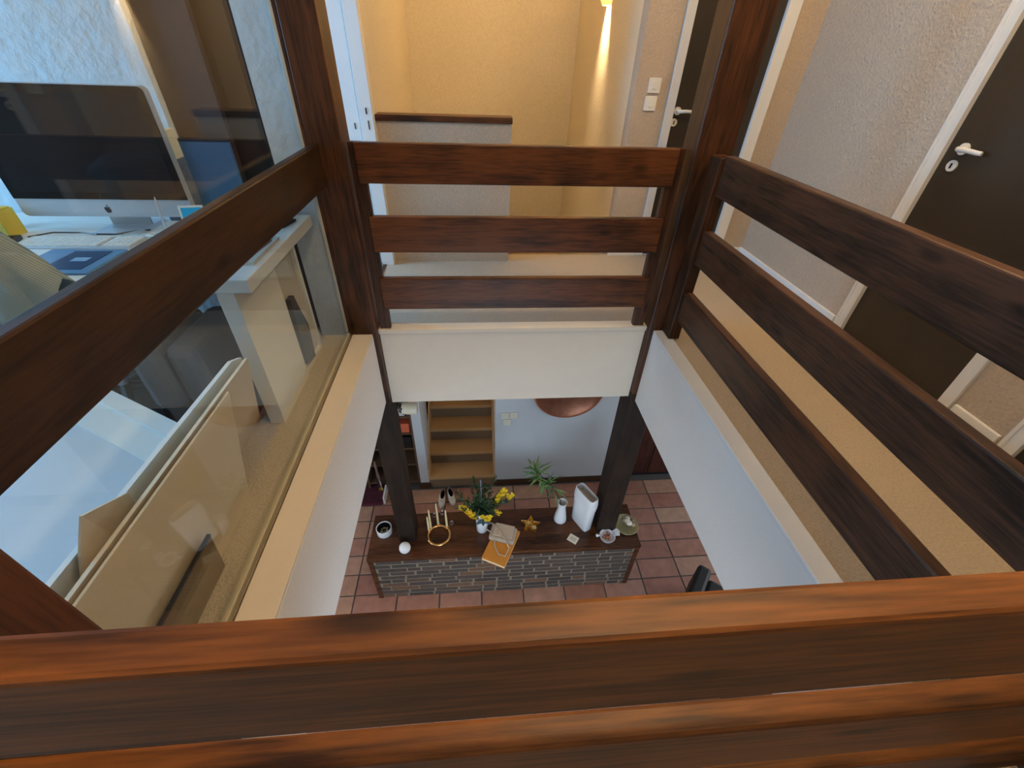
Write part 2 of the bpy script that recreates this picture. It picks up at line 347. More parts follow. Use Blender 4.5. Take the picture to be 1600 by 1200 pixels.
# ceiling lamps
def ceiling_lamp(x, y, power, label, z=3.24):
    cl = thing('ceiling_lamp', label, 'lamp', (x, y, z - 0.02))
    bm = bmesh.new(); add_lathe(bm, [(0.05, 0.04), (0.05, 0.08)], (x, y, z - 0.02), 20, cap1=True); obj('base', bm, white_plastic, cl)
    bm = bmesh.new(); add_lathe(bm, [(0.16, 0.0), (0.15, 0.035), (0.05, 0.045)], (x, y, z - 0.02), 24, cap0=False); obj('lamp_shade', bm, shade_mat, cl, True)
    point('ceiling_lamp_bulb', (x, y, z - 0.07), power, WARM, 0.07)
ceiling_lamp(0.62, 0.55, 56, 'shaded ceiling lamp above the open well')
ceiling_lamp(1.72, 1.75, 46, 'shaded ceiling lamp over the corridor')

# ================================================================== FRAME OF THE WELL: posts, fascias, rails
def post(name, label, x0, x1, y0, y1, grp=None):
    p = thing(name, label, 'post', ((x0 + x1) / 2, (y0 + y1) / 2, ZC)); 
    return p
pl = post('timber_post', 'dark stained square timber post beside the glass pane', -0.728, -0.582, 2.205, 2.375)
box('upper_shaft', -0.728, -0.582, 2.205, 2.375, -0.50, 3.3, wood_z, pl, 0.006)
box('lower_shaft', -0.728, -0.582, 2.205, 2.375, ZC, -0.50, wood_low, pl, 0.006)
box('edge_strip', -0.742, -0.728, 2.207, 2.25, 0.03, 3.3, wood_z, pl, 0.002)
box('glazing_bead', -0.757, -0.742, 2.206, 2.24, 0.03, 3.3, cream_paint, pl, 0.002)
pr = post('timber_post', 'dark stained square timber post standing before the far door', 1.053, 1.235, 2.205, 2.370)
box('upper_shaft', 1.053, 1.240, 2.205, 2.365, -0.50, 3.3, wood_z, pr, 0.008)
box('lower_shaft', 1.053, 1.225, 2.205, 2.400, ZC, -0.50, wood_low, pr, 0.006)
pn = post('timber_post', 'dark timber post at the lower left corner, mostly outside the picture', -0.735, -0.590, 0.19, 0.340)
pn.location.z = ZG
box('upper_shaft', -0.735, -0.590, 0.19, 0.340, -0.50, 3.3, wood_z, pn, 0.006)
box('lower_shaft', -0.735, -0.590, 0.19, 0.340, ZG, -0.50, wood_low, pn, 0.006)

pq = post('timber_post', 'timber post at the near right corner, outside the picture', 1.152, 1.300, -0.045, 0.100)
pq.location.z = 0
box('upper_shaft', 1.169, 1.310, -0.045, 0.0995, 0.0, 3.3, wood_z, pq, 0.006)
t = struct(boxes('trim_2', [(-0.580, 1.051, 2.252, 2.30, -0.547, -0.012)], cream_paint, None, 0.002), 'white painted fascia board across the far side of the well', 'fascia')
box('lip', -0.585, 1.057, 2.246, 2.325, -0.012, 0.018, cream_paint, t, 0.004)
t = struct(boxes('trim_3', [(-0.705, -0.6075, 0.10, 2.204, -0.505, 0.0)], white_wall, None, 0.002), 'white painted fascia beam along the glass side of the well', 'fascia')
box('ledge', -0.722, -0.6085, 0.10, 2.204, 0.0, 0.0155, cream_paint, t, 0.003)
t = struct(boxes('trim_4', [(1.083, 1.168, 0.10, 2.204, -0.550, -0.004)], white_wall, None, 0.002), 'white painted fascia beam along the corridor side of the well', 'fascia')
box('lip', 1.082, 1.168, 0.10, 2.204, -0.004, 0.0155, white_wall, t, 0.003)
struct(boxes('trim_5', [(-0.72, 1.168, 0.02, 0.099, -0.55, 0.012)], white_wall, None, 0.002), 'white fascia board below the near railing', 'fascia')

rl = thing('far_railing', 'dark wooden three board railing across the far side of the well', 'railing', (0.235, 2.27, 0.018))
for z0, z1 in ((0.822, 0.997), (0.484, 0.668), (0.150, 0.338)):
    box('rail', -0.545 if z1 > .9 else -0.530, 1.00, 2.250, 2.290, z0, z1, wood_x, rl, 0.006)
for a, b in ((-0.572, -0.510), (0.966, 1.035)):
    box('batten', a, b, 2.262, 2.300, 0.018, 0.9965, wood_z, rl, 0.004)
rl = thing('corridor_railing', 'dark wooden three board railing along the corridor on the right', 'railing', (1.176, 1.2, 0.0))
for z0, z1 in ((0.822, 0.997), (0.482, 0.657), (0.140, 0.319)):
    box('rail', 1.153, 1.199, 0.101, 2.100, z0, z1, wood_y, rl, 0.006)
box('batten', 1.135, 1.200, 2.100, 2.204, 0.016, 0.985, wood_z, rl, 0.004)
rl = thing('near_railing', 'broad orange brown wooden railing right in front of the viewer', 'railing', (0.3, 0.145, 0.0))
for z0, z1 in ((0.835, 0.9965), (0.515, 0.705), (0.240, 0.405)):
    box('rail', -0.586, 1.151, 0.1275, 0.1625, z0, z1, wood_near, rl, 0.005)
box('batten', 1.060, 1.130, 0.163, 0.200, 0.0, 0.99, wood_z, rl, 0.004); box('batten', -0.586, -0.540, 0.163, 0.200, 0.0, 0.99, wood_z, rl, 0.004)
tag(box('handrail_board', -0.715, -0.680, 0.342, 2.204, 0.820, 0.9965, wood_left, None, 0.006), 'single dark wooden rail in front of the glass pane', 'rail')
gp = thing('glass_partition', 'large clear glass pane between the well and the office', 'glass pane', (-0.745, 1.27, 0.0155))
box('pane', -0.750, -0.742, 0.345, 2.206, 0.02, 3.29, glass, gp)
bm = bmesh.new(); add_box(bm, -0.759, -0.736, 0.10, 2.206, 0.0, 0.026, 0.003); obj('bottom_seal', bm, plain('grey_beige_seal', (0.42, 0.38, 0.28), 0.6), gp)

# ================================================================== GROUND FLOOR
fg = struct(boxes('floor_ground', [(-3.5, 4.5, -1.6, 7.0, ZG - 0.12, ZG - 0.007)], grout), 'terracotta tiled ground floor with dark joints', 'floor')
bm = bmesh.new(); add_box(bm, -0.1955, 0.1955, -0.097, 0.097, -0.012, 0.0, 0.004)
tile_me = bpy.data.meshes.new('tile'); bmesh.ops.recalc_face_normals(bm, faces=bm.faces[:]); bm.to_mesh(tile_me); bm.free(); tile_me.materials.append(tile_mat)
fbase = root_loc(fg)
for k in range(-6, 8):
    for q in range(-1, 9):
        o = bpy.data.objects.new('tile', tile_me); C.objects.link(o); o.parent = fg
        o.location = Vector((0.390 + 0.4035 * (k + .5), 3.126 - 0.2065 * (q + .5), ZG + random.uniform(-.0015, .0015))) - fbase
        o.rotation_euler = (random.uniform(-.003, .003), random.uniform(-.003, .003), random.uniform(-.004, .004))
rest = bmesh.new()
for k in range(-9, 10):
    for q in range(-1, 23):
        if -6 <= k < 8 and q < 9: continue
        cx, cy = 0.390 + 0.4035 * (k + .5), 3.126 - 0.2065 * (q + .5)
        add_box(rest, cx - .1955, cx + .1955, cy - .097, cy + .097, ZG - .012, ZG)
o = obj('tiles_beyond', rest, plain('terracotta_far', (0.36, 0.19, 0.13), 0.45, noise=0.25, nscale=9), fg); o['kind'] = 'stuff'
# walls
struct(boxes('wall_ground_back', [(0.172, 1.50, 3.36, 3.47, ZG, -0.30)], grey_wall), 'pale grey wall carrying the copper tray', 'wall')
struct(boxes('wall_ground_pier', [(-0.705, -0.607, 3.36, 3.80, ZG, -0.30)], grey_wall), 'narrow white wall end between shelf and stairs', 'wall')
struct(boxes('wall_ground_left', [(-3.6, -3.5, -1.6, 4.2, ZG, -0.30), (-3.5, -0.76, 4.1, 4.2, ZG, -0.30)], white_wall), 'white ground floor walls on the left', 'wall')
struct(boxes('wall_ground_right', [(4.5, 4.6, -1.6, 3.6, ZG, -0.30), (1.50, 4.5, 3.47, 3.57, ZG, -0.30)], white_wall), 'white ground floor walls on the right', 'wall')
struct(boxes('wall_ground_near', [(-3.5, 4.5, -1.7, -1.6, ZG, -0.30)], white_wall), 'white ground floor wall below the viewer', 'wall')
skirt = wood('brown_skirting', 0, (0.03, 0.015, 0.008), (0.07, 0.035, 0.018), 0.45, False)
struct(boxes('baseboard_ground', [(0.172, 1.50, 3.343, 3.361, ZG, ZG + 0.085)], skirt, None, 0.003), 'brown baseboard under the pale grey wall', 'baseboard')
struct(boxes('baseboard_pier', [(-0.722, -0.600, 3.335, 3.361, ZG, ZG + 0.085)], skirt, None, 0.003), 'brown baseboard of the narrow white wall end', 'baseboard')
# stairs
st = thing('staircase', 'carpeted wooden staircase rising from the tiled hall', 'stairs', (-0.22, 4.4, ZG))
stair_c = plain('tan_stair_carpet', (0.46, 0.27, 0.115), 0.9, noise=0.14, nscale=160, bump=0.4)
riser_c = plain('brown_stair_riser', (0.20, 0.125, 0.07), 0.9, noise=0.14, nscale=160, bump=0.3)
RS, GO = 0.18, 0.218
for k in range(10):
    y = 3.345 + GO * k; z = ZG + RS * (k + 1)
    box('tread', -0.600, 0.165, y, y + GO + 0.02, z - 0.045, z, stair_c, st, 0.010)
    box('riser', -0.600, 0.165, y + 0.012, y + 0.03, z - RS, z - 0.045, riser_c, st)
struct(box('floor_stair_landing', -0.64, 1.117, 3.345 + GO * 10 + .031, 5.70, ZG + RS * 11 - .05, ZG + RS * 11, stair_c), 'tan carpet stair landing', 'floor')
box('riser', -0.64, 0.165, 3.345 + GO * 10 + .012, 3.345 + GO * 10 + .03, ZG + RS * 10, ZG + RS * 11 - .05, riser_c, st)
stringer = plain('honey_stringer', (0.55, 0.33, 0.17), 0.5)
for x0, x1 in ((-0.606, -0.590), (0.155, 0.171)):
    bm = bmesh.new(); e = 3.345 + GO * 10
    add_prism(bm, [(3.362, ZG + 0.02), (3.362, ZG + RS + 0.12), (e, ZG + RS * 11 + 0.10), (e, ZG + RS * 10)], x0, x1, 0); obj('stringer', bm, stringer, st)
struct(boxes('wall_stair_side', [(0.176, 0.29, 3.47, 5.5, ZG, -0.35)], stair_wall), 'cream wall beside the lower stairs', 'wall')

# copper tray
ct = thing('copper_tray', 'large round copper tray with beaded rim hanging on the pale wall', 'tray', (0.925, 3.345, -1.73))
bm = bmesh.new()
def disc_y(bm, prof, c, seg=56):
    rings = [[bm.verts.new((c[0] + r * math.cos(2 * math.pi * i / seg), c[1] - d, c[2] + r * math.sin(2 * math.pi * i / seg))) for i in range(seg)] for r, d in prof]
    for a, b in zip(rings, rings[1:]):
        for i in range(seg): bm.faces.new((a[i], a[(i + 1) % seg], b[(i + 1) % seg], b[i]))
    bm.faces.new(rings[0]); bm.faces.new(list(reversed(rings[-1])))
TC = (0.925, 3.359, -1.365); TR = 0.370
disc_y(bm, [(TR - .01, 0), (TR, .012), (TR, .022), (TR - .02, .022), (TR - .035, .010), (0.02, .009)], TC); obj('dish', bm, copper, ct, True)
bm = bmesh.new()
for i in range(120):
    a = 2 * math.pi * i / 120
    q = bmesh.ops.create_icosphere(bm, subdivisions=1, radius=0.0095)
    for v in q['verts']: v.co += Vector((TC[0] + (TR - .01) * math.cos(a), TC[1] - .022, TC[2] + (TR - .01) * math.sin(a)))
o = obj('beaded_rim', bm, plain('bright_copper', (0.75, 0.33, 0.20), 0.25, metal=1.0), ct, True); o['kind'] = 'stuff'
# pale switches on the wall
sw_m = plain('aged_switch', (0.66, 0.62, 0.50), 0.5)
for i, (x0, z0) in enumerate(((0.235, -1.742), (0.325, -1.735), (0.255, -1.835))):
    s = thing('wall_switch', ('leftmost upper', 'right upper', 'lower')[i] + ' of three yellowed wall switches beside the stairs', 'light switch', (x0 + .04, 3.36, z0), 'yellowed wall switches')
    box('plate', x0, x0 + .08, 3.350, 3.361, z0, z0 + .08, sw_m, s, 0.003); box('rocker', x0 + .025, x0 + .055, 3.345, 3.351, z0 + .02, z0 + .06, sw_m, s, 0.002)
# shelf in the niche left of the stairs
niche = plain('shelf_brown', (0.10, 0.055, 0.03), 0.6, noise=0.2, nscale=30)
sh = thing('shelf_unit', 'narrow brown shelf unit in the niche beside the stairs', 'shelf', (-1.0, 3.5, ZG))
box('side_panel', -0.730, -0.706, 3.37, 3.72, ZG, -1.05, niche, sh, 0.002); box('side_panel', -1.32, -1.296, 3.37, 3.72, ZG, -1.05, niche, sh, 0.002)
box('back_panel', -1.296, -0.730, 3.70, 3.72, ZG, -1.05, niche, sh)
SZ = [-2.72, -2.42, -2.16, -1.93, -1.69, -1.45, -1.20]
for z in SZ: box('shelf', -1.296, -0.730, 3.375, 3.70, z - 0.022, z, niche, sh, 0.002)
def shelf_item(name, label, cat, x0, x1, y0, y1, z, h, mat):
    bm = bmesh.new(); add_box(bm, x0, x1, y0, y1, z, z + h * .8, 0.008); add_box(bm, x0 - .004, x1 + .004, y0 - .004, y1 + .004, z + h * .72, z + h, 0.004)
    return tag(obj(name, bm, mat), label, cat)
shelf_item('shelf_box', 'small orange box on the shelf beside the stairs', 'box', -0.835, -0.745, 3.385, 3.60, -1.93, 0.13, plain('orange_red_card', (0.62, 0.13, 0.06), 0.6))
shelf_item('shelf_box', 'small white box on the shelf above the orange one', 'box', -0.83, -0.742, 3.385, 3.60, -1.69, 0.09, plain('grey_white_card', (0.55, 0.56, 0.54), 0.6))
shelf_item('shelf_box', 'small black box on the shelf under the orange one', 'box', -0.84, -0.742, 3.385, 3.62, -2.16, 0.16, black)
shelf_item('shelf_box', 'black box on the upper shelf under the cream cylinder', 'box', -0.90, -0.745, 3.385, 3.62, -1.45, 0.12, black)
# cream cylinder spotlight under the fascia
sp = thing('spotlight', 'cream cylindrical spotlight with black bracket below the far fascia', 'lamp', (-0.61, 2.9, -1.22))
cream_m = plain('cream_enamel', (0.80, 0.74, 0.56), 0.35)
bm = bmesh.new(); add_tube(bm, [(-0.672, 2.9, -1.166), (-0.66, 2.9, -1.166), (-0.550, 2.9, -1.164), (-0.540, 2.9, -1.164)], [0.048, 0.055, 0.055, 0.050], 28); obj('housing', bm, cream_m, sp, True)
bm = bmesh.new(); add_tube(bm, [(-0.70, 2.9, -1.166), (-0.672, 2.9, -1.166)], [0.030, 0.046], 20); add_tube(bm, [(-0.672, 2.862, -1.13), (-0.655, 2.850, -1.19)], 0.006, 8); obj('bracket', bm, black, sp)
bm = bmesh.new(); add_tube(bm, [(-0.640, 2.850, -1.198), (-0.640, 2.843, -1.200)], 0.011, 12); obj('knob', bm, black, sp)
bm = bmesh.new(); add_tube(bm, [(-0.69, 2.9, -1.166), (-0.69, 2.9, -0.40), (-0.69, 2.9, -0.30)], 0.010, 8); obj('stem', bm, black, sp)
# dark red cabinet at the right, behind the right post
cb = thing('dark_cabinet', 'dark reddish brown cabinet behind the right post', 'cabinet', (2.05, 3.43, ZG))
cab_m = wood('dark_red_wood', 2, (0.020, 0.006, 0.004), (0.055, 0.016, 0.010), 0.4, False)
box('body', 1.505, 2.62, 3.40, 3.47, ZG + .06, -0.80, cab_m, cb, 0.003); box('plinth', 1.515, 2.61, 3.415, 3.47, ZG, ZG + .06, black, cb)
for a, b in ((1.512, 2.058), (2.066, 2.612)):
    d = box('door', a, b, 3.383, 3.400, ZG + .07, -0.82, cab_m, cb, 0.003); bm = bmesh.new(); add_ball(bm, ((2.03 if a < 2 else 2.095), 3.372, -1.95), 0.014, 10); obj('knob', bm, brass, d, True)
# black armchair at the lower right
ac = thing('black_armchair', 'corner of a black armchair on the tiles at the right', 'armchair', (2.085, 1.44, ZG))
Mr = Matrix.Translation((2.085, 1.44, 0)) @ Matrix.Rotation(R_(-40), 4, 'Z')
blk_l = plain('black_leather', (0.012, 0.011, 0.012), 0.5, noise=0.2, nscale=40)
box('seat', -0.28, 0.28, -0.30, 0.30, ZG + .16, ZG + .42, blk_l, ac, 0.03, Mr)
box('armrest', -0.40, -0.28, -0.36, 0.36, ZG + .10, ZG + .47, blk_l, ac, 0.03, Mr); box('armrest', 0.28, 0.40, -0.36, 0.36, ZG + .10, ZG + .56, blk_l, ac, 0.03, Mr)
box('backrest', -0.40, 0.40, -0.46, -0.30, ZG + .10, ZG + .80, blk_l, ac, 0.03, Mr)
for a, b in ((-.36, .32), (.36, .32), (-.36, -.42), (.36, -.42)):
    bm = bmesh.new(); p = Mr @ Vector((a, b, 0)); add_tube(bm, [(p.x, p.y, ZG), (p.x, p.y, ZG + .12)], [.016, .022], 10); obj('leg', bm, black, ac)
# burgundy rug, rod and white strip at the left
rug_m = plain('burgundy_rug_pile', (0.060, 0.008, 0.018), 0.95, noise=0.5, nscale=45, bump=0.6)
rg = thing('burgundy_rug', 'dark burgundy patterned rug on the tiles left of the post', 'rug', (-1.75, 3.45, ZG))
box('pile', -2.35, -1.13, 3.135, 4.05, ZG + .001, ZG + 0.012, rug_m, rg, 0.003); box('border', -2.35, -1.13, 3.128, 3.150, ZG + .001, ZG + 0.014, plain('rug_border', (0.10, 0.012, 0.03), 0.9, noise=.3, nscale=60), rg)
rd = thing('metal_candlestick', 'slim silver candlestick with gold foot standing on the burgundy rug', 'candlestick', (-1.175, 3.34, ZG + .012))
bm = bmesh.new(); add_lathe(bm, [(.030, 0), (.032, .015), (.020, .04), (.016, .06)], (-1.175, 3.34, ZG + .013), 18, cap1=True); obj('foot', bm, gold, rd, True)
bm = bmesh.new(); add_lathe(bm, [(.018, .055), (.024, .12), (.020, .22), (.025, .26), (.014, .34), (.018, .42), (.010, .50)], (-1.175, 3.34, ZG + .013), 18, cap1=True); obj('stem', bm, plain('silver_metal', (0.7, 0.72, 0.74), .25, metal=1), rd, True)
bm = bmesh.new(); add_box(bm, -1.118, -1.100, 3.15, 3.34, ZG + .004, ZG + .10, .003); add_box(bm, -1.122, -1.096, 3.145, 3.345, ZG, ZG + .006, .002)
tag(obj('white_bookend', bm, white_paint), 'upright white panel end beside the burgundy rug', 'panel')

# ------------------------------------------------------------------ console with brick front
cs = thing('brick_console', 'low brick fronted console with dark wooden top between the two posts', 'console', (0.22, 2.275, ZG))
box('top', -0.993, 1.432, 2.050, 2.500, ZC - 0.045, ZC, wood_con, cs, 0.004)
for a, b in ((-0.990, -0.945), (1.385, 1.430)): box('side_panel', a, b, 2.055, 2.495, ZG, ZC - .045, wood_con, cs, 0.003)
box('mortar_core', -0.945, 1.385, 2.0615, 2.470, ZG, ZC - .045, mortar, cs)
rows = 10; bh = (ZC - .045 - ZG) / rows; bme = {}
cbase = root_loc(cs)
for r in range(rows):
    x = -0.945 + (0 if r % 2 else -0.115) + random.uniform(-.05, .03)
    while x < 1.385:
        L = random.choice((0.215, 0.225, 0.205, 0.24, 0.11, 0.22))
        a, b = max(x, -0.943), min(x + L, 1.383); x += L + 0.017
        if b - a < 0.03: continue
        key = round(b - a, 2)
        if key not in bme:
            bm = bmesh.new(); add_box(bm, -key / 2, key / 2, -.012, .012, -(bh - .017) / 2, (bh - .017) / 2)
            for v in bm.verts: v.co += Vector((random.uniform(-.004, .004), 0, random.uniform(-.003, .003)))
            bmesh.ops.recalc_face_normals(bm, faces=bm.faces[:])
            me = bpy.data.meshes.new('brick'); bm.to_mesh(me); bm.free(); me.materials.append(brick_mat); bme[key] = me
        o = bpy.data.objects.new('brick', bme[key]); C.objects.link(o); o.parent = cs
        o.location = Vector(((a + b) / 2, 2.0695 + random.uniform(-.0012, .0012), ZG + bh * (r + .5))) - cbase

# ------------------------------------------------------------------ things on the console
Z = ZC
b = thing('round_pot', 'round white pot with dark inside and trinkets left of the post', 'pot', (-0.875, 2.315, Z))
bm = bmesh.new(); add_lathe(bm, [(.062, 0), (.068, .01), (.068, .075), (.062, .078), (.060, .07), (.058, .012), (.001, .011)], (-0.875, 2.315, Z), 32); obj('wall', bm, porcelain, b, True)
bm = bmesh.new(); add_lathe(bm, [(.0565, .013), (.0585, .070)], (-0.875, 2.315, Z), 28, cap0=True); obj('liner', bm, black, b, True)
bm = bmesh.new()
for i in range(7):
    a = i * .9; add_box(bm, -.012, .012, -.005, .005, 0, .02, .002, Matrix.Translation((-0.875 + .026 * math.cos(a), 2.315 + .026 * math.sin(a), Z + .0135)) @ Matrix.Rotation(a * 1.7, 4, 'Z') @ Matrix.Rotation(.2, 4, 'X'))
obj('trinkets', bm, plain('pale_metal', (.55, .52, .42), .35, metal=.5), b)['kind'] = 'stuff'
bm = bmesh.new(); add_lathe(bm, [(.012, 0), (.034, .012), (.047, .035), (.050, .052), (.046, .074), (.034, .092), (.014, .102), (.002, .103)], (-0.668, 2.118, Z), 28, cap1=True)
tag(obj('white_ball', bm, porcelain, None, True), 'smooth white ball at the foot of the left post', 'ball')
rg_ = thing('candle_ring', 'brass ring candle holder with slim cream candles and glass balls', 'candle holder', (-0.385, 2.25, Z))
cx, cy = -0.385, 2.250
bm = bmesh.new(); add_tube(bm, [(cx + .098 * math.cos(2 * math.pi * i / 40), cy + .098 * math.sin(2 * math.pi * i / 40), Z + .012) for i in range(40)], .0115, 10, True); obj('ring', bm, brass, rg_, True)
clear = plain('clear_glass_ball', (.95, .97, 1), .02, trans=1.0, ior=1.3)
for i, (ax, ay, h) in enumerate(((-.075, .063, .26), (-.010, .097, .30), (.070, .068, .24), (-.090, .035, .20))):
    bm = bmesh.new(); add_lathe(bm, [(.016, 0), (.018, .012), (.008, .018), (.012, .030)], (cx + ax, cy + ay, Z + .018), 14, cap1=True); c_ = obj('candle_cup', bm, brass, rg_, True)
    bm = bmesh.new(); add_lathe(bm, [(.010, 0), (.0095, h * .5), (.006, h - .006), (.001, h)], (cx + ax, cy + ay, Z + .045), 12, cap1=True); obj('candle', bm, wax, rg_, True)
for ax, ay, z in ((-.04, .135, .12), (.03, .15, .13), (.115, .06, .10)):
    bm = bmesh.new(); add_ball(bm, (cx + ax, cy + ay, Z + z), .020, 16); add_tube(bm, [(cx + ax, cy + ay, Z + z - .018), (cx + ax * .75, cy + ay * .7, Z + .02)], .002, 6); obj('glass_ball', bm, clear, rg_, True)

# flower vase
fv = thing('flower_vase', 'white vase with a loose bunch of yellow flowers and green sprigs', 'vase', (0.005, 2.300, Z))
vx, vy = 0.005, 2.300
bm = bmesh.new(); add_lathe(bm, [(.046, 0), (.050, .006), (.054, .13), (.061, .270), (.058, .270), (.050, .13), (.044, .012), (.001, .011)], (vx, vy, Z), 30); obj('vase_body', bm, porcelain, fv, True)
leaf_d = per_object('dark_leaf', [(.018, .05, .022), (.04, .10, .035), (.06, .12, .05)], .5, 30, .1, .2)
leaf_l = per_object('light_leaf', [(.06, .15, .04), (.11, .22, .06), (.16, .26, .09)], .5, 30, .1, .2)
yel = per_object('yellow_petal', [(.82, .58, .01), (.95, .76, .05), (.88, .55, .02)], .5, 60, .1, .15)
def leafquad(bm, p, d, n, L, w):
    d = d.normalized(); s = d.cross(n); 
    if s.length < 1e-3: s = d.cross(Vector((1, 0, 0)))
    s.normalize(); up = s.cross(d) * (L * .12)
    v = [bm.verts.new(q) for q in (p, p + d * L * .4 + s * w + up, p + d * L, p + d * L * .4 - s * w + up)]
    bm.faces.new(v); 
rnd = random.Random(3)
top = Vector((vx, vy, Z + .260))
stems = []
for i in range(26):
    a = rnd.uniform(0, 6.28); tilt = rnd.uniform(.15, .95); L = rnd.uniform(.18, .36)
    d = Vector((math.cos(a) * math.sin(tilt), math.sin(a) * math.sin(tilt) * .8 + .05, math.cos(tilt))); stems.append((d, L))
bm = bmesh.new()
for d, L in stems:
    P = [top - Vector((0, 0, .12)), top + d * .02, top + d * L * .6, top + d * L - Vector((0, 0, .02))]; add_tube(bm, P, [.0028, .0026, .002, .0015], 5)
obj('stems', bm, leaf_d, fv)['kind'] = 'stuff'
bm = bmesh.new()
for d, L in stems:
    for k in range(26):
        t = rnd.uniform(.2, 1); p = top + d * L * t + Vector((0, 0, -.02 * t * t)); dd = Vector((rnd.gauss(0, 1), rnd.gauss(0, 1), rnd.gauss(.2, .8))) + d * .8
        leafquad(bm, p, dd, Vector((rnd.gauss(0, 1), rnd.gauss(0, 1), 1)), rnd.uniform(.03, .065), rnd.uniform(.004, .011))
obj('foliage', bm, leaf_d, fv)['kind'] = 'stuff'
bm = bmesh.new()
for i in range(160):
    d, L = rnd.choice(stems); p = top + d * L * rnd.uniform(.4, 1.05); leafquad(bm, p, Vector((rnd.gauss(0, 1), rnd.gauss(0, 1), rnd.gauss(.4, .8))), Vector((0, 1, 1)), rnd.uniform(.02, .045), rnd.uniform(.002, .007))
obj('light_sprigs', bm, leaf_l, fv)['kind'] = 'stuff'
# yellow flower clusters, each a spray of small blossoms
def spray(p0, p1, n, r0):
    bm = bmesh.new(); p0, p1 = Vector(p0), Vector(p1)
    for i in range(n):
        t = i / (n - 1); c = p0.lerp(p1, t) + Vector((rnd.gauss(0, .008), rnd.gauss(0, .008), rnd.gauss(0, .008)))
        for k in range(6):
            a = k * 1.047 + rnd.random(); d = Vector((math.cos(a), math.sin(a) - .3, rnd.uniform(.1, .9))); leafquad(bm, c, d, Vector((0, -.5, 1)), r0 * rnd.uniform(.7, 1.2), r0 * .45)
        q = bmesh.ops.create_icosphere(bm, subdivisions=1, radius=r0 * .42)
        for v in q['verts']: v.co += c
    return obj('flower_spray', bm, yel, fv)
spray((-.165, 2.28, Z + .375), (-.055, 2.20, Z + .315), 44, .027)
spray((.02, 2.19, Z + .315), (.075, 2.19, Z + .315), 26, .026)
spray((.13, 2.32, Z + .36), (.205, 2.36, Z + .475), 40, .025)
spray((.265, 2.34, Z + .43), (.245, 2.32, Z + .40), 14, .020)
spray((.12, 2.25, Z + .32), (.15, 2.24, Z + .30), 12, .018)
bm = bmesh.new(); add_tube(bm, [top, top + Vector((0, .03, .12)), top + Vector((-.005, .06, .36))], [.003, .004, .006], 6); obj('lavender_stem', bm, plain('lavender_grey', (.20, .19, .26), .7), fv)
bm = bmesh.new()
for k in range(5): leafquad(bm, Vector((vx + .01, vy - .062, Z + .245)), Vector((math.sin(k - 2) * .9, -.25, -1 + .25 * abs(k - 2))), Vector((0, -1, .2)), .085, .020)
obj('drooping_leaf', bm, plain('slate_leaf', (.04, .075, .08), .5), fv)

# notebook and handbag
bk = thing('orange_notebook', 'orange notebook lying askew over the console edge', 'notebook', (0.165, 2.12, Z))
Mb = Matrix.Translation((0.170, 2.115, Z)) @ Matrix.Rotation(R_(-26), 4, 'Z')
org = plain('orange_cover', (0.62, 0.25, 0.035), .5, noise=.1, nscale=20)
box('cover', -.108, .108, -.185, .185, .030, .036, org, bk, .002, Mb); box('cover', -.108, .108, -.185, .185, .001, .006, org, bk, .002, Mb)
box('pages', -.103, .104, -.181, .181, .006, .030, plain('cream_pages', (.80, .74, .52), .8, noise=.08, nscale=200), bk, 0, Mb)
hb = thing('handbag', 'small taupe leather shoulder bag lying on the orange notebook', 'bag', (0.195, 2.19, Z + .036))
Mh = Matrix.Translation((0.190, 2.195, Z + .0365)) @ Matrix.Rotation(R_(-18), 4, 'Z')
taupe = plain('taupe_leather', (0.42, 0.34, 0.27), .5, noise=.12, nscale=35, bump=.15)
box('body', -.115, .115, -.075, .080, 0, .050, taupe, hb, .014, Mh); box('flap', -.085, .090, -.045, .084, .050, .057, plain('light_taupe_leather', (.52, .44, .36), .45, noise=.1, nscale=30), hb, .003, Mh)
bm = bmesh.new(); add_tube(bm, [Mh @ Vector(p) for p in ((-.10, -.02, .05), (-.155, .0, .04), (-.165, .055, .03), (-.13, .075, .045), (-.05, .02, .062), (.03, -.055, .060), (.085, -.12, .028), (.07, -.19, .008), (.01, -.185, .006), (-.045, -.12, .012), (-.062, -.045, .05), (-.04, .02, .062))], .0060, 8); obj('strap', bm, taupe, hb, True)
bm = bmesh.new(); add_ball(bm, Mh @ Vector((0, -.045, .058)), .007, 10); obj('clasp', bm, gold, hb, True)
# star dish
sd = thing('gold_star_dish', 'gold star shaped dish holding a small cream candle', 'dish', (0.45, 2.30, Z))
def star(bm, c, r0, r1, z0, z1, rin):
    pts = []
    A = []; B = []; D = []
    for i in range(10):
        a = R_(80) + i * math.pi / 5; q = 1 if i % 2 == 0 else .48
        A.append(bm.verts.new((c[0] + r0 * q * math.cos(a), c[1] + r0 * q * math.sin(a), z0))); B.append(bm.verts.new((c[0] + r1 * q * math.cos(a), c[1] + r1 * q * math.sin(a), z1))); D.append(bm.verts.new((c[0] + rin * q * math.cos(a), c[1] + rin * q * math.sin(a), z0 + .004)))
    bm.faces.new(list(reversed(A))); bm.faces.new(D)
    for i in range(10):
        k = (i + 1) % 10; bm.faces.new((A[i], A[k], B[k], B[i])); bm.faces.new((B[i], B[k], D[k], D[i]))
bm = bmesh.new(); star(bm, (0.45, 2.30), .070, .098, Z, Z + .040, .060); obj('star_shell', bm, gold, sd)
bm = bmesh.new(); add_lathe(bm, [(.018, .004), (.018, .028), (.004, .030)], (0.485, 2.275, Z), 16, cap1=True); obj('tealight', bm, wax, sd, True)
bm = bmesh.new()
for k in range(7): leafquad(bm, Vector((0.44, 2.305, Z + .02)), Vector((math.cos(k * .9), math.sin(k * .9), .7)), Vector((0, 0, 1)), .045, .012)
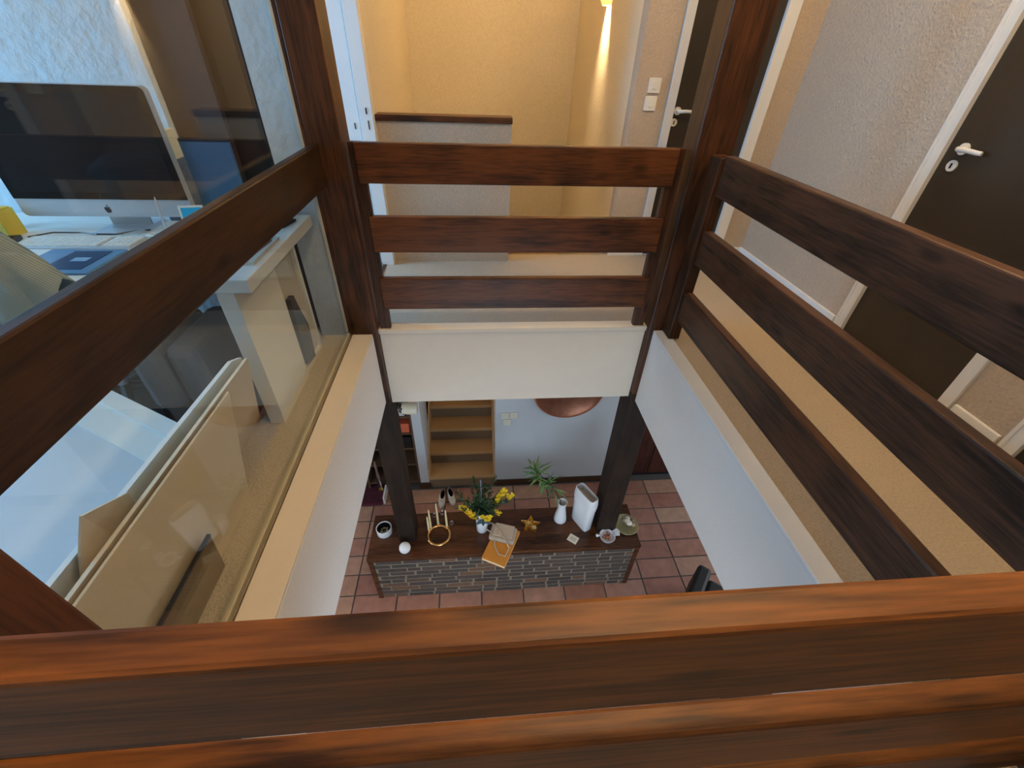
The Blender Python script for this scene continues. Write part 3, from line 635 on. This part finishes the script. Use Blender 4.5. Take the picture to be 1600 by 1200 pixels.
obj('gold_leaves', bm, gold, sd)
# carafe with a branch
cf = thing('white_carafe', 'white flared carafe holding a leafy bamboo branch', 'vase', (0.740, 2.365, Z))
px, py = .740, 2.365
bm = bmesh.new(); add_lathe(bm, [(.056, 0), (.060, .006), (.057, .04), (.045, .12), (.036, .18), (.037, .225), (.044, .26), (.040, .26), (.033, .225), (.030, .15), (.001, .14)], (px, py, Z), 30); obj('vase_body', bm, porcelain, cf, True)
bp_ = [Vector((px, py, Z + .16)), Vector((px - .025, py - .005, Z + .29)), Vector((px - .10, py, Z + .46)), Vector((px - .22, py - .01, Z + .64)), Vector((px - .34, py - .02, Z + .80))]
bm = bmesh.new(); add_tube(bm, bp_, [.004, .004, .0035, .003, .002], 6); obj('branch', bm, plain('dark_twig', (.025, .022, .018), .6), cf)
for i in range(44):
    t = rnd.uniform(1.9, 3.7); k = int(t); p = bp_[k].lerp(bp_[k + 1], t - k) + Vector((rnd.gauss(0, .012), rnd.gauss(0, .012), 0))
    bm = bmesh.new(); d = Vector((rnd.gauss(-.25, .8), rnd.gauss(0, .6), rnd.gauss(.1, .7))); leafquad(bm, p, d, Vector((rnd.gauss(0, .5), -.5, 1)), rnd.uniform(.09, .19), rnd.uniform(.007, .013)); obj('leaf', bm, leaf_l if rnd.random() < .6 else leaf_d, cf)
# folded porcelain vase
fb = thing('folded_bag_vase', 'tall white porcelain vase shaped like a folded paper bag', 'vase', (0.945, 2.31, Z))
Mv = Matrix.Translation((0.930, 2.315, Z)) @ Matrix.Rotation(R_(-62), 4, 'Z')
def ovalring(bm, a, b, z, n=36, p=5.0):
    out = []
    for i in range(n):
        t = 2 * math.pi * i / n; c, s = math.cos(t), math.sin(t)
        out.append(bm.verts.new(Mv @ Vector((a * math.copysign(abs(c) ** (2 / p), c), b * math.copysign(abs(s) ** (2 / p), s), z))))
    return out
bm = bmesh.new()
R2 = [ovalring(bm, .100, .040, 0), ovalring(bm, .104, .044, .008), ovalring(bm, .112, .047, .27), ovalring(bm, .116, .050, .30), ovalring(bm, .114, .048, .315), ovalring(bm, .121, .054, .335), ovalring(bm, .117, .050, .35), ovalring(bm, .121, .055, .37), ovalring(bm, .114, .048, .445), ovalring(bm, .108, .042, .448), ovalring(bm, .106, .040, .30)]
for a, c_ in zip(R2, R2[1:]):
    for i in range(36): bm.faces.new((a[i], a[(i + 1) % 36], c_[(i + 1) % 36], c_[i]))
bm.faces.new(list(reversed(R2[0]))); bm.faces.new(R2[-1]); obj('vase_body', bm, porcelain, fb, True)
for i in range(4): box('magazine', -.095 + .01 * i, .085, -.030 + .014 * i, -.020 + .014 * i, .302, .425 - .006 * i, plain('magazine_%d' % i, ((.25, .22, .2), (.5, .45, .38), (.2, .2, .22), (.55, .4, .3))[i], .6), fb, 0, Mv)
cdM = Matrix.Translation((0.825, 2.150, Z)) @ Matrix.Rotation(R_(-38), 4, 'Z')
ca_ = thing('small_card', 'small cream card lying in front of the white bag vase', 'card', (0.825, 2.15, Z))
box('card', -.045, .045, -.038, .038, .001, .004, plain('cream_card', (.74, .70, .58), .6), ca_, 0, cdM); box('print', -.028, .028, -.020, .020, .0041, .0046, plain('beige_print', (.55, .50, .40), .6, noise=.3, nscale=120), ca_, 0, cdM)
# little handled dish
ds = thing('handled_dish', 'small white patterned dish with handles and brown nuts', 'dish', (1.135, 2.135, Z))
dx, dy = 1.135, 2.140
pat = plain('blue_white_porcelain', (.70, .70, .78), .2, noise=.22, nscale=45)
bm = bmesh.new(); add_lathe(bm, [(.045, 0), (.060, .012), (.072, .040), (.068, .040), (.055, .014), (.001, .010)], (dx, dy, Z), 28); obj('bowl', bm, pat, ds, True)
bm = bmesh.new(); add_prism(bm, [(dx + .062, dy + .00), (dx + .115, dy - .002), (dx + .125, dy + .045), (dx + .105, dy + .075), (dx + .055, dy + .048)], Z + .034, Z + .040, 2); obj('handle', bm, pat, ds)
bm = bmesh.new(); add_ball(bm, (dx - .090, dy + .012, Z + .035), .015, 12); add_tube(bm, [(dx - .065, dy + .01, Z + .035), (dx - .085, dy + .012, Z + .036)], .007, 8); obj('handle', bm, pat, ds, True)
for i in range(9):
    bm = bmesh.new(); add_ball(bm, (dx + rnd.uniform(-.03, .03), dy + rnd.uniform(-.03, .03), Z + .026 + rnd.uniform(0, .008)), .013, 10); obj('nut', bm, per_object('nut_shell_%d' % i, [(.20, .05, .02), (.30, .10, .05), (.35, .14, .08)], .5), ds, True)
# glass plate with shells
pt = thing('glass_plate', 'round amber glass plate piled with seashells behind the right post', 'plate', (1.335, 2.275, Z))
gx, gy = 1.348, 2.262
amber = plain('amber_glass', (.62, .55, .28), .10, noise=.1, nscale=12, trans=.55)
bm = bmesh.new(); add_lathe(bm, [(.055, 0), (.075, .006), (.115, .020), (.112, .024), (.070, .012), (.001, .010)], (gx, gy, Z), 36); obj('plate', bm, amber, pt, True)
for i in range(16):
    a = rnd.uniform(0, 6.28); q = rnd.uniform(0, .070); h = max(0, .11 - q * 1.3)
    bm = bmesh.new(); c = Vector((gx + q * math.cos(a), gy + q * math.sin(a), Z + .014 + .022 + rnd.uniform(0, h)))
    add_ball(bm, c, rnd.uniform(.018, .030), 10, rnd.uniform(.6, .9)); 
    for v in bm.verts: v.co += Vector((0, 0, .004 * math.sin(60 * v.co.x + i)))
    s_ = tag(obj('seashell', bm, plain('shell_%d' % i, rnd.choice(((.55, .45, .33), (.30, .22, .14), (.72, .66, .56), (.16, .11, .07), (.45, .30, .18))), .45, noise=.3, nscale=90), None, True), 'small seashell in the pile on the amber glass plate', 'seashell', 'seashells on the glass plate')
# shoes
def shoe(cx, cy, rot, label):
    M = Matrix.Translation((cx, cy, ZG)) @ Matrix.Rotation(rot, 4, 'Z')
    s = thing('ballet_shoe', label, 'shoe', (cx, cy, ZG), 'pair of pale flat shoes')
    def ol(sc, z, n=28):
        out = []
        for i in range(n):
            t = 2 * math.pi * i / n; y = -.128 * math.cos(t); wd = .038 + .010 * math.cos(t + .3)
            out.append(M @ Vector((wd * math.sin(t) * sc, y * (1 - (1 - sc) * .3), z)))
        return out
    bm = bmesh.new(); pr_ = [(1.0, .001), (1.03, .012)]; rr = [[bm.verts.new(p) for p in ol(a, z)] for a, z in pr_]
    for a, c in zip(rr, rr[1:]):
        for i in range(28): bm.faces.new((a[i], a[(i + 1) % 28], c[(i + 1) % 28], c[i]))
    bm.faces.new(rr[0]); bm.faces.new(rr[1]); obj('sole', bm, plain('tan_sole', (.35, .27, .18), .6), s)
    bm = bmesh.new(); n = 28; L0 = ol(.98, .012); L1 = ol(.97, .045); 
    L2 = []
    for i in range(n):
        t = 2 * math.pi * i / n; y = .030 - .085 * -math.cos(t) * 1.0; L2.append(M @ Vector((.026 * math.sin(t), .038 - .078 * math.cos(t) * .9, .058)))
    rr = [[bm.verts.new(p) for p in q] for q in (L0, L1, L2)]
    for a, c in zip(rr, rr[1:]):
        for i in range(n): bm.faces.new((a[i], a[(i + 1) % n], c[(i + 1) % n], c[i]))
    obj('upper', bm, plain('pale_grey_leather', (.55, .53, .48), .45, noise=.1, nscale=40), s, True)
    bm = bmesh.new(); v = [bm.verts.new(M @ Vector((.027 * math.sin(2 * math.pi * i / n), .038 - .082 * math.cos(2 * math.pi * i / n) * .9, .016))) for i in range(n)]; bm.faces.new(v); bmesh.ops.solidify(bm, geom=bm.faces[:], thickness=.002); obj('insole', bm, plain('dark_insole', (.03, .022, .018), .8), s)
    bm = bmesh.new(); add_ball(bm, M @ Vector((0, -.065, .058)), .010, 10, .6); obj('bow', bm, plain('grey_bow', (.40, .38, .35), .5), s)
shoe(-0.447, 3.165, R_(-3), 'left pale flat shoe on the tiles before the stairs')
shoe(-0.345, 3.190, R_(14), 'right pale flat shoe on the tiles before the stairs')

# ================================================================== OFFICE BEHIND THE GLASS
# dark doorway in the office wall with a half open glossy door
d5 = thing('door_5', 'narrow dark brown doorway in the white office wall', 'door', (-1.09, 2.30, 0)); d5['kind'] = 'structure'
box('door_leaf', -1.290, -1.077, 2.262, 2.298, 0.005, 2.10, plain('grey_brown_door', (0.060, 0.045, 0.045), 0.5), d5, 0.002)
box('dark_gap_sheet', -1.290, -0.902, 2.310, 2.345, 0.005, 2.10, plain('unlit_gap_black', (0.012, 0.011, 0.011), 0.6), d5, 0.002)  # near-black sheet closing the opening, its colour stands in for unlit depth
bl = thing('blue_board', 'blue board standing upright before the dark office doorway', 'board', (-1.183, 2.24, 0))
box('face', -1.289, -1.078, 2.236, 2.258, 0.0, 0.990, plain('blue_board_paint', (0.075, 0.20, 0.42), 0.4), bl, 0.002); box('top_edge', -1.289, -1.078, 2.234, 2.260, 0.990, 0.998, plain('navy_edge', (.02, .03, .05), .5), bl)
# desk
dk = thing('white_desk', 'white laminate desk standing against the office wall', 'desk', (-1.45, 1.82, 0))
box('tabletop', -2.45, -0.790, 1.455, 2.205, 0.640, 0.690, white_lam, dk, 0.003)
box('leg_panel', -0.925, -0.862, 1.475, 1.830, 0.0, 0.640, white_lam, dk, 0.002)
box('leg_panel', -2.40, -2.34, 1.475, 1.830, 0.0, 0.640, white_lam, dk, 0.002)
box('rear_panel', -0.905, -0.885, 1.830, 2.105, 0.0, 0.640, plain('beige_panel', (.55, .50, .42), .6), dk, 0.002)
box('edge_strip', -0.890, -0.870, 2.085, 2.112, 0.0, 0.640, white_lam, dk, 0.002); box('edge_strip', -0.890, -0.870, 1.80, 2.085, 0.0, 0.022, white_lam, dk, 0.002)
bm = bmesh.new(); add_prism(bm, [(1.86, .05), (1.97, .03), (2.00, .20), (1.95, .33), (1.93, .40), (1.88, .40)], -0.884, -0.862, 0)
tag(obj('laptop_sleeve', bm, plain('dark_grey_felt', (.05, .048, .045), .8)), 'dark grey rounded sleeve leaning beside the desk leg', 'sleeve')
# desktop computer
im = thing('desktop_computer', 'large all in one computer with black screen and silver chin on the desk', 'computer', (-1.485, 1.95, 0.690))
X0, X1, YF = -1.812, -1.158, 1.930
bm = bmesh.new()
def rrect(x0, x1, z0, z1, r, n=6, low=True):
    P = []
    for cx_, cz_, a0 in ((x1 - r, z0 + r, -90), (x1 - r, z1 - r, 0), (x0 + r, z1 - r, 90), (x0 + r, z0 + r, 180)):
        for i in range(n + 1): a = R_(a0 + 90 * i / n); P.append((cx_ + r * math.cos(a), cz_ + r * math.sin(a)))
    return P
add_prism(bm, rrect(X0, X1, 0.758, 1.208, .022), YF, YF + 0.03, 1); obj('housing', bm, alu, im)
bm = bmesh.new(); add_prism(bm, [(X0 + .002, .826)] + [(X1 - .002, .826)] + [p for p in rrect(X0 + .002, X1 - .002, .83, 1.206, .020) if p[1] > .9], YF - .004, YF, 1); scr = obj('screen', bm, plain('black_screen_glass', (.006, .007, .009), .04, spec=.6), im)
bm = bmesh.new(); add_box(bm, X0 + .028, X1 - .028, YF - .0045, YF - .0038, .852, 1.180); obj('display', bm, plain('dark_display', (.012, .014, .018), .06), scr)
bm = bmesh.new(); add_prism(bm, [(-1.585, .690), (-1.385, .690), (-1.40, .700), (-1.57, .700)], 1.90, 2.10, 1); add_box(bm, -1.565, -1.405, 2.02, 2.03, .695, .95); obj('stand', bm, alu, im)
# fruit emblem on the chin
bm = bmesh.new(); ex, ez = -1.485, .786
P = [(0, -.011), (.005, -.0125), (.010, -.007), (.0115, -.001), (.0085, .001), (.0075, .004), (.0100, .0075), (.006, .0095), (0, .008), (-.006, .0095), (-.0105, .006), (-.0105, -.001), (-.008, -.008), (-.004, -.0125)]
add_prism(bm, [(ex + a * 1.05, ez + c * 1.05) for a, c in P], YF - .0012, YF + .001, 1); add_prism(bm, [(ex, ez + .0115), (ex + .0045, ez + .0125), (ex + .005, ez + .0185), (ex + .0005, ez + .0160)], YF - .0012, YF + .001, 1); obj('emblem', bm, black, im)
# keyboard
kb = thing('keyboard', 'white full size keyboard in front of the computer', 'keyboard', (-1.54, 1.80, .690))
box('base', -1.765, -1.335, 1.745, 1.860, .690, .699, alu, kb, .003)
bm = bmesh.new()
for r in range(6):
    for c in range(21):
        if c in (15, ) : continue
        x0 = -1.760 + c * .0200; add_box(bm, x0, x0 + .0165, 1.750 + r * .018, 1.765 + r * .018, .699, .7035)
obj('keys', bm, white_plastic, kb)['kind'] = 'stuff'
tb = thing('graphics_tablet', 'blue graphics tablet with dark rectangle before the keyboard', 'tablet', (-1.44, 1.60, .690))
box('body', -1.60, -1.330, 1.500, 1.725, .690, .699, plain('blue_tablet', (.12, .25, .42), .3), tb, .004); box('active_area', -1.500, -1.370, 1.530, 1.700, .699, .7005, plain('navy_print', (.02, .045, .11), .35), tb); box('label_strip', -1.455, -1.40, 1.60, 1.635, .7005, .7010, plain('pale_blue_print', (.25, .40, .55), .4), tb)
bm = bmesh.new(); add_tube(bm, [(-1.77, 1.84, .704), (-1.72, 1.90, .702), (-1.62, 1.905, .700), (-1.53, 1.87, .706), (-1.47, 1.88, .702), (-1.42, 1.94, .698), (-1.38, 1.96, .695)], .0028, 6); tag(obj('black_cable', bm, black), 'thin black cable curving behind the keyboard', 'cable')
bm = bmesh.new(); add_tube(bm, [(-1.34, 1.92, .695), (-1.36, 1.89, .695), (-1.30, 1.875, .695), (-1.27, 1.90, .696), (-1.16, 1.94, .695)], .0024, 6); tag(obj('white_cable', bm, white_plastic), 'thin white cable beside the pen holder', 'cable')
bm = bmesh.new(); add_box(bm, -1.47, -1.21, 1.868, 1.925, .690, .6935, .001); add_box(bm, -1.45, -1.23, 1.875, 1.915, .6935, .695, .0005); tag(obj('glass_tray', bm, plain('pale_green_glass', (.55, .66, .64), .2)), 'pale green flat tray under the computer', 'tray')
pn_ = thing('stylus', 'silver stylus standing upright in a small foot', 'pen', (-1.20, 1.80, .690))
bm = bmesh.new(); add_tube(bm, [(-1.215, 1.80, .700), (-1.190, 1.785, .855), (-1.188, 1.784, .875)], [.0055, .005, .001], 8); obj('barrel', bm, alu, pn_, True)
bm = bmesh.new(); add_lathe(bm, [(.020, 0), (.018, .008), (.008, .012)], (-1.215, 1.80, .690), 16, cap1=True); obj('foot', bm, black, pn_, True)
bcd = thing('blue_photo_card', 'small bright blue card with white border standing by the screen', 'card', (-1.150, 1.89, .690))
Mc = Matrix.Translation((-1.150, 1.888, .690)) @ Matrix.Rotation(R_(10), 4, 'Z') @ Matrix.Rotation(R_(-14), 4, 'X')
box('border', -.045, .045, 0, .003, 0, .122, white_paint, bcd, 0, Mc); box('picture', -.037, .037, -.0008, 0, .010, .114, plain('cyan_print', (.02, .42, .80), .4), bcd, 0, Mc); box('prop', -.01, .01, .003, .035, 0, .006, white_paint, bcd, 0, Mc)
bm = bmesh.new(); add_box(bm, -.055, .055, -.01, .01, 0, .012, .004, Matrix.Translation((-.845, 2.055, .690)) @ Matrix.Rotation(R_(78), 4, 'Z')); add_box(bm, -.03, .03, -.006, .006, .012, .015, .001, Matrix.Translation((-.845, 2.055, .690)) @ Matrix.Rotation(R_(78), 4, 'Z'))
tag(obj('remote_control', bm, black), 'slim black remote control at the far corner of the desk', 'remote control')
pc = thing('pen_tray', 'cream open pen tray along the desk edge by the glass', 'tray', (-.845, 1.71, .690))
box('bottom', -.885, -.812, 1.58, 1.85, .690, .694, white_lam, pc)
for a in ((-.885, -.880, 1.58, 1.85), (-.817, -.812, 1.58, 1.85), (-.880, -.817, 1.58, 1.585), (-.880, -.817, 1.845, 1.85)): box('rim', *a, .694, .706, cream_paint, pc)
bm = bmesh.new(); add_tube(bm, [(-.862, 1.60, .698), (-.840, 1.83, .698)], .004, 8); obj('pencil', bm, plain('grey_pencil', (.12, .12, .13), .5), pc)
# clutter at the left end of the desk
bm = bmesh.new(); add_box(bm, -1.93, -1.85, 1.86, 1.94, .690, .790, .002); add_box(bm, -1.925, -1.855, 1.865, 1.935, .790, .796, .001); tag(obj('yellow_note_block', bm, plain('yellow_paper', (.75, .52, .06), .7)), 'yellow note block at the left edge by the screen', 'note block')
bm = bmesh.new(); add_lathe(bm, [(.028, 0), (.036, .03), (.040, .055), (.036, .055), (.030, .02), (.001, .015)], (-1.99, 1.985, .690), 20); tag(obj('mint_cup', bm, plain('mint_glaze', (.35, .66, .52), .3), None, True), 'small mint green cup at the left edge of the desk', 'cup')
bm = bmesh.new(); add_box(bm, -.10, .06, -.05, .04, 0, .018, .004, Matrix.Translation((-1.845, 1.80, .690)) @ Matrix.Rotation(R_(25), 4, 'Z')); add_box(bm, -.08, .04, -.035, .025, .018, .022, .002, Matrix.Translation((-1.845, 1.80, .690)) @ Matrix.Rotation(R_(25), 4, 'Z'))
tag(obj('black_phone', bm, black), 'black handset lying left of the keyboard', 'phone')
# boxes behind the screen
bm = bmesh.new(); add_box(bm, -1.375, -1.262, 2.10, 2.20, .690, .935, .004); add_box(bm, -1.335, -1.305, 2.095, 2.101, .76, .82); tag(obj('archive_box', bm, plain('grey_marbled_card', (.13, .15, .19), .7, noise=.6, nscale=35)), 'grey marbled archive box behind the computer', 'box')
bm = bmesh.new(); add_box(bm, -1.374, -1.263, 2.10, 2.20, .935, 1.045, .003); add_box(bm, -1.370, -1.268, 2.098, 2.1001, .95, .955); tag(obj('cream_box', bm, plain('cream_card_box', (.74, .66, .46), .7)), 'cream box on top of the grey marbled archive box', 'box')
# chair with a striped shirt
chm, nt, bs = new_mat('striped_shirt_cloth')
tc = nt.nodes.new('ShaderNodeTexCoord'); wv = nt.nodes.new('ShaderNodeTexWave'); wv.inputs['Scale'].default_value = 55; wv.inputs['Distortion'].default_value = .6; wv.bands_direction = 'DIAGONAL'
rp = nt.nodes.new('ShaderNodeValToRGB'); rp.color_ramp.elements[0].color = (.23, .25, .21, 1); rp.color_ramp.elements[1].color = (.40, .41, .35, 1)
nt.links.new(tc.outputs['Object'], wv.inputs['Vector']); nt.links.new(wv.outputs['Fac'], rp.inputs[0]); nt.links.new(rp.outputs[0], bs.inputs['Base Color']); bs.inputs['Roughness'].default_value = .9
oc = thing('office_chair', 'dark office chair at the desk under the striped shirt', 'chair', (-1.60, 1.66, 0))
bm = bmesh.new()
for k in range(5):
    a = k * 2 * math.pi / 5 + .3; add_tube(bm, [(-1.60, 1.66, .09), (-1.60 +   .25 * math.cos(a), 1.66 +   .25 * math.sin(a), .055)], [.022, .014], 8)
obj('base', bm, black, oc)
for k in range(5):
    a = k * 2 * math.pi / 5 + .3; bm = bmesh.new(); add_tube(bm, [(-1.60 +   .25 * math.cos(a), 1.648 +   .25 * math.sin(a), .028), (-1.60 +   .25 * math.cos(a), 1.672 +   .25 * math.sin(a), .028)], .027, 14); obj('castor', bm, black, oc)
bm = bmesh.new(); add_tube(bm, [(-1.60, 1.66, .08), (-1.60, 1.66, .40)], .022, 12); obj('column', bm, alu, oc)
box('seat', -1.82, -1.40, 1.46, 1.87, .40, .47, grey_fabric, oc, .03)
bm = bmesh.new(); add_prism(bm, rrect(-1.80, -1.40, .52, .855, .10), 1.385, 1.415, 1); obj('backrest', bm, grey_fabric, oc)
box('back_post', -1.62, -1.58, 1.415, 1.435, .42, .62, black, oc, .004)
bm = bmesh.new(); NX, NZ = 22, 26; grid = []
for side in (0, 1):
    g_ = []
    for i in range(NX + 1):
        row = []
        for k in range(NZ + 1):
            u = i / NX; t = k / NZ
            x = -1.86 + u * .54
            shoulder = .892 - .95 * max(0, u - .74) ** 1.25 - .35 * max(0, .25 - u) ** 1.3
            fold = .012 * math.sin(u * 26 + t * 3) * t + .006 * math.sin(u * 51)
            drop = .30 * t
            y = (1.372 - .022 * math.sin(min(1, t * 5) * 1.57) - fold - .02 * t) if side == 0 else (1.424 + .008 * math.sin(min(1, t * 5) * 1.57) + fold * .3 + .004 * t)
            if k == 0: y = 1.400
            row.append(bm.verts.new((x + (.04 * (u - .5)) * t, y, shoulder - drop * (1 if k else 0) + (.0 if k else .012))))
        g_.append(row)
    grid.append(g_)
for g_ in grid:
    for i in range(NX):
        for k in range(NZ): bm.faces.new((g_[i][k], g_[i + 1][k], g_[i + 1][k + 1], g_[i][k + 1]))
bmesh.ops.remove_doubles(bm, verts=bm.verts[:], dist=.0005); bmesh.ops.solidify(bm, geom=bm.faces[:], thickness=.003)
tag(obj('striped_shirt', bm, chm, None, True), 'grey green striped shirt hanging over the office chair back', 'shirt')
# grey armchair behind the panels
ga = thing('grey_armchair', 'grey upholstered armchair with two seat cushions under the desk', 'armchair', (-1.22, 1.60, 0))
box('seat_cushion', -1.30, -1.185, 1.40, 1.78, .15, .43, grey_fabric, ga, .035); box('seat_cushion', -1.175, -1.06, 1.42, 1.80, .15, .43, grey_fabric, ga, .035)
box('frame', -1.30, -1.06, 1.42, 1.80, .06, .15, black, ga, .01)
for a, c in ((-1.28, 1.44), (-1.08, 1.44), (-1.28, 1.78), (-1.08, 1.78)):
    bm = bmesh.new(); add_tube(bm, [(a, c, 0), (a, c, .07)], .014, 10); obj('leg', bm, alu, ga)
bm = bmesh.new(); add_tube(bm, [(-1.10, 1.385, .02), (-1.085, 1.380, .22)], .007, 8); obj('lever', bm, alu, ga)
rg2 = thing('office_rug', 'dark brown rug under the office furniture', 'rug', (-1.9, 1.5, 0)); box('pile', -2.7, -1.0, 1.14, 2.18, .001, .008, dark_carpet, rg2, .002); box('border', -2.7, -1.0, 1.125, 1.14, .001, .009, plain('rug_edge', (.03, .025, .02), .9), rg2)
# white low cabinet
lc = thing('low_white_cabinet', 'low white cabinet with a broad pale top beside the leaning boards', 'cabinet', (-1.45, .75, 0))
pale = plain('pale_grey_white_top', (.60, .61, .62), .55, noise=.03, nscale=12)
T0 = [(-1.41, 1.365), (-.935, 1.090), (-.935, .30), (-1.75, .30), (-1.89, .53)]
bm = bmesh.new(); add_prism(bm, [(-1.40, 1.345), (-1.06, 1.150), (-1.06, .32), (-1.74, .32), (-1.87, .53)], .02, .300, 2); obj('body', bm, white_lam, lc)
bm = bmesh.new(); add_prism(bm, T0, .300, .320, 2); obj('top', bm, pale, lc)
def band(d0, d1, z0, z1, nm):
    n = Vector((-.5, -.866)); a, b_ = Vector((-1.41, 1.365)), Vector((-.935, 1.090)); P0 = [a + n * d0, b_ + Vector((0, -d0 / .866)), b_ + Vector((0, -d1 / .866)), a + n * d1]
    bm = bmesh.new(); add_prism(bm, [(p.x, p.y) for p in P0], z0, z1, 2); obj(nm, bm, white_lam, lc)
band(0, .15, .320, .324, 'back_ledge'); band(0, .055, .324, .330, 'back_lip')
bm = bmesh.new(); add_prism(bm, [(-1.38, 1.32), (-1.08, 1.14), (-1.08, .34), (-1.72, .34), (-1.84, .53)], 0, .02, 2); obj('plinth', bm, black, lc)
# boards leaning by the glass
card = plain('beige_board', (.72, .60, .44), .75, noise=.05, nscale=120); cardw = plain('white_board_edge', (.74, .76, .76), .6)
def board(name, label, pts, off, mat, cat='board'):
    bm = bmesh.new(); add_sheet(bm, pts, off); return bm
def leaning(name, label, pts, off, mat):
    r = thing(name, label, 'board', pts[0], 'boards leaning along the glass')
    bm = bmesh.new(); add_sheet(bm, pts, off); obj('panel', bm, mat, r)
    return r
lb = leaning('leaning_board', 'long beige board leaning just behind the nearest one by the glass', [(-.985, .42, .002), (-.985, 1.530, .002), (-.975, 1.500, .02), (-.800, 1.300, .470), (-.783, 1.270, .490), (-.790, .42, .490)], (-.010, 0, -.0), card)
lb = leaning('leaning_board', 'beige board standing nearest the glass, shorter along the floor', [(-.855, .42, .002), (-.855, 1.065, .002), (-.7735, 1.10, .480), (-.777, .42, .482)], (-.007, 0, 0), card)
lb = leaning('leaning_board', 'white edged board standing furthest from the glass', [(-1.015, .36, .002), (-1.015, 1.560, .002), (-.850, 1.350, .440), (-.838, 1.27, .478), (-.836, .36, .500)], (-.014, 0, 0), cardw)
add = leaning('leaning_board', 'beige cardboard flap with a pointed corner behind the tall board', [(-1.000, .45, .003), (-1.000, .80, .003), (-.826, .704, .497), (-.805, .583, .575), (-.820, .540, .500)], (-.006, 0, 0), card)
br = thing('brown_board', 'narrow brown wooden board with black edge leaning before the beige board', 'board', (-.83, .55, 0), 'boards leaning along the glass')
bm = bmesh.new(); add_sheet(bm, [(-.838, .36, .002), (-.838, .800, .002), (-.800, .780, .195), (-.800, .36, .197)], (.008, 0, 0)); obj('panel', bm, plain('brown_wood_board', (.20, .125, .055), .6, noise=.25, nscale=30), br)
bm = bmesh.new(); add_sheet(bm, [(-.801, .36, .198), (-.801, .782, .196), (-.799, .780, .206), (-.799, .36, .208)], (.010, 0, 0)); obj('edge', bm, black, br)
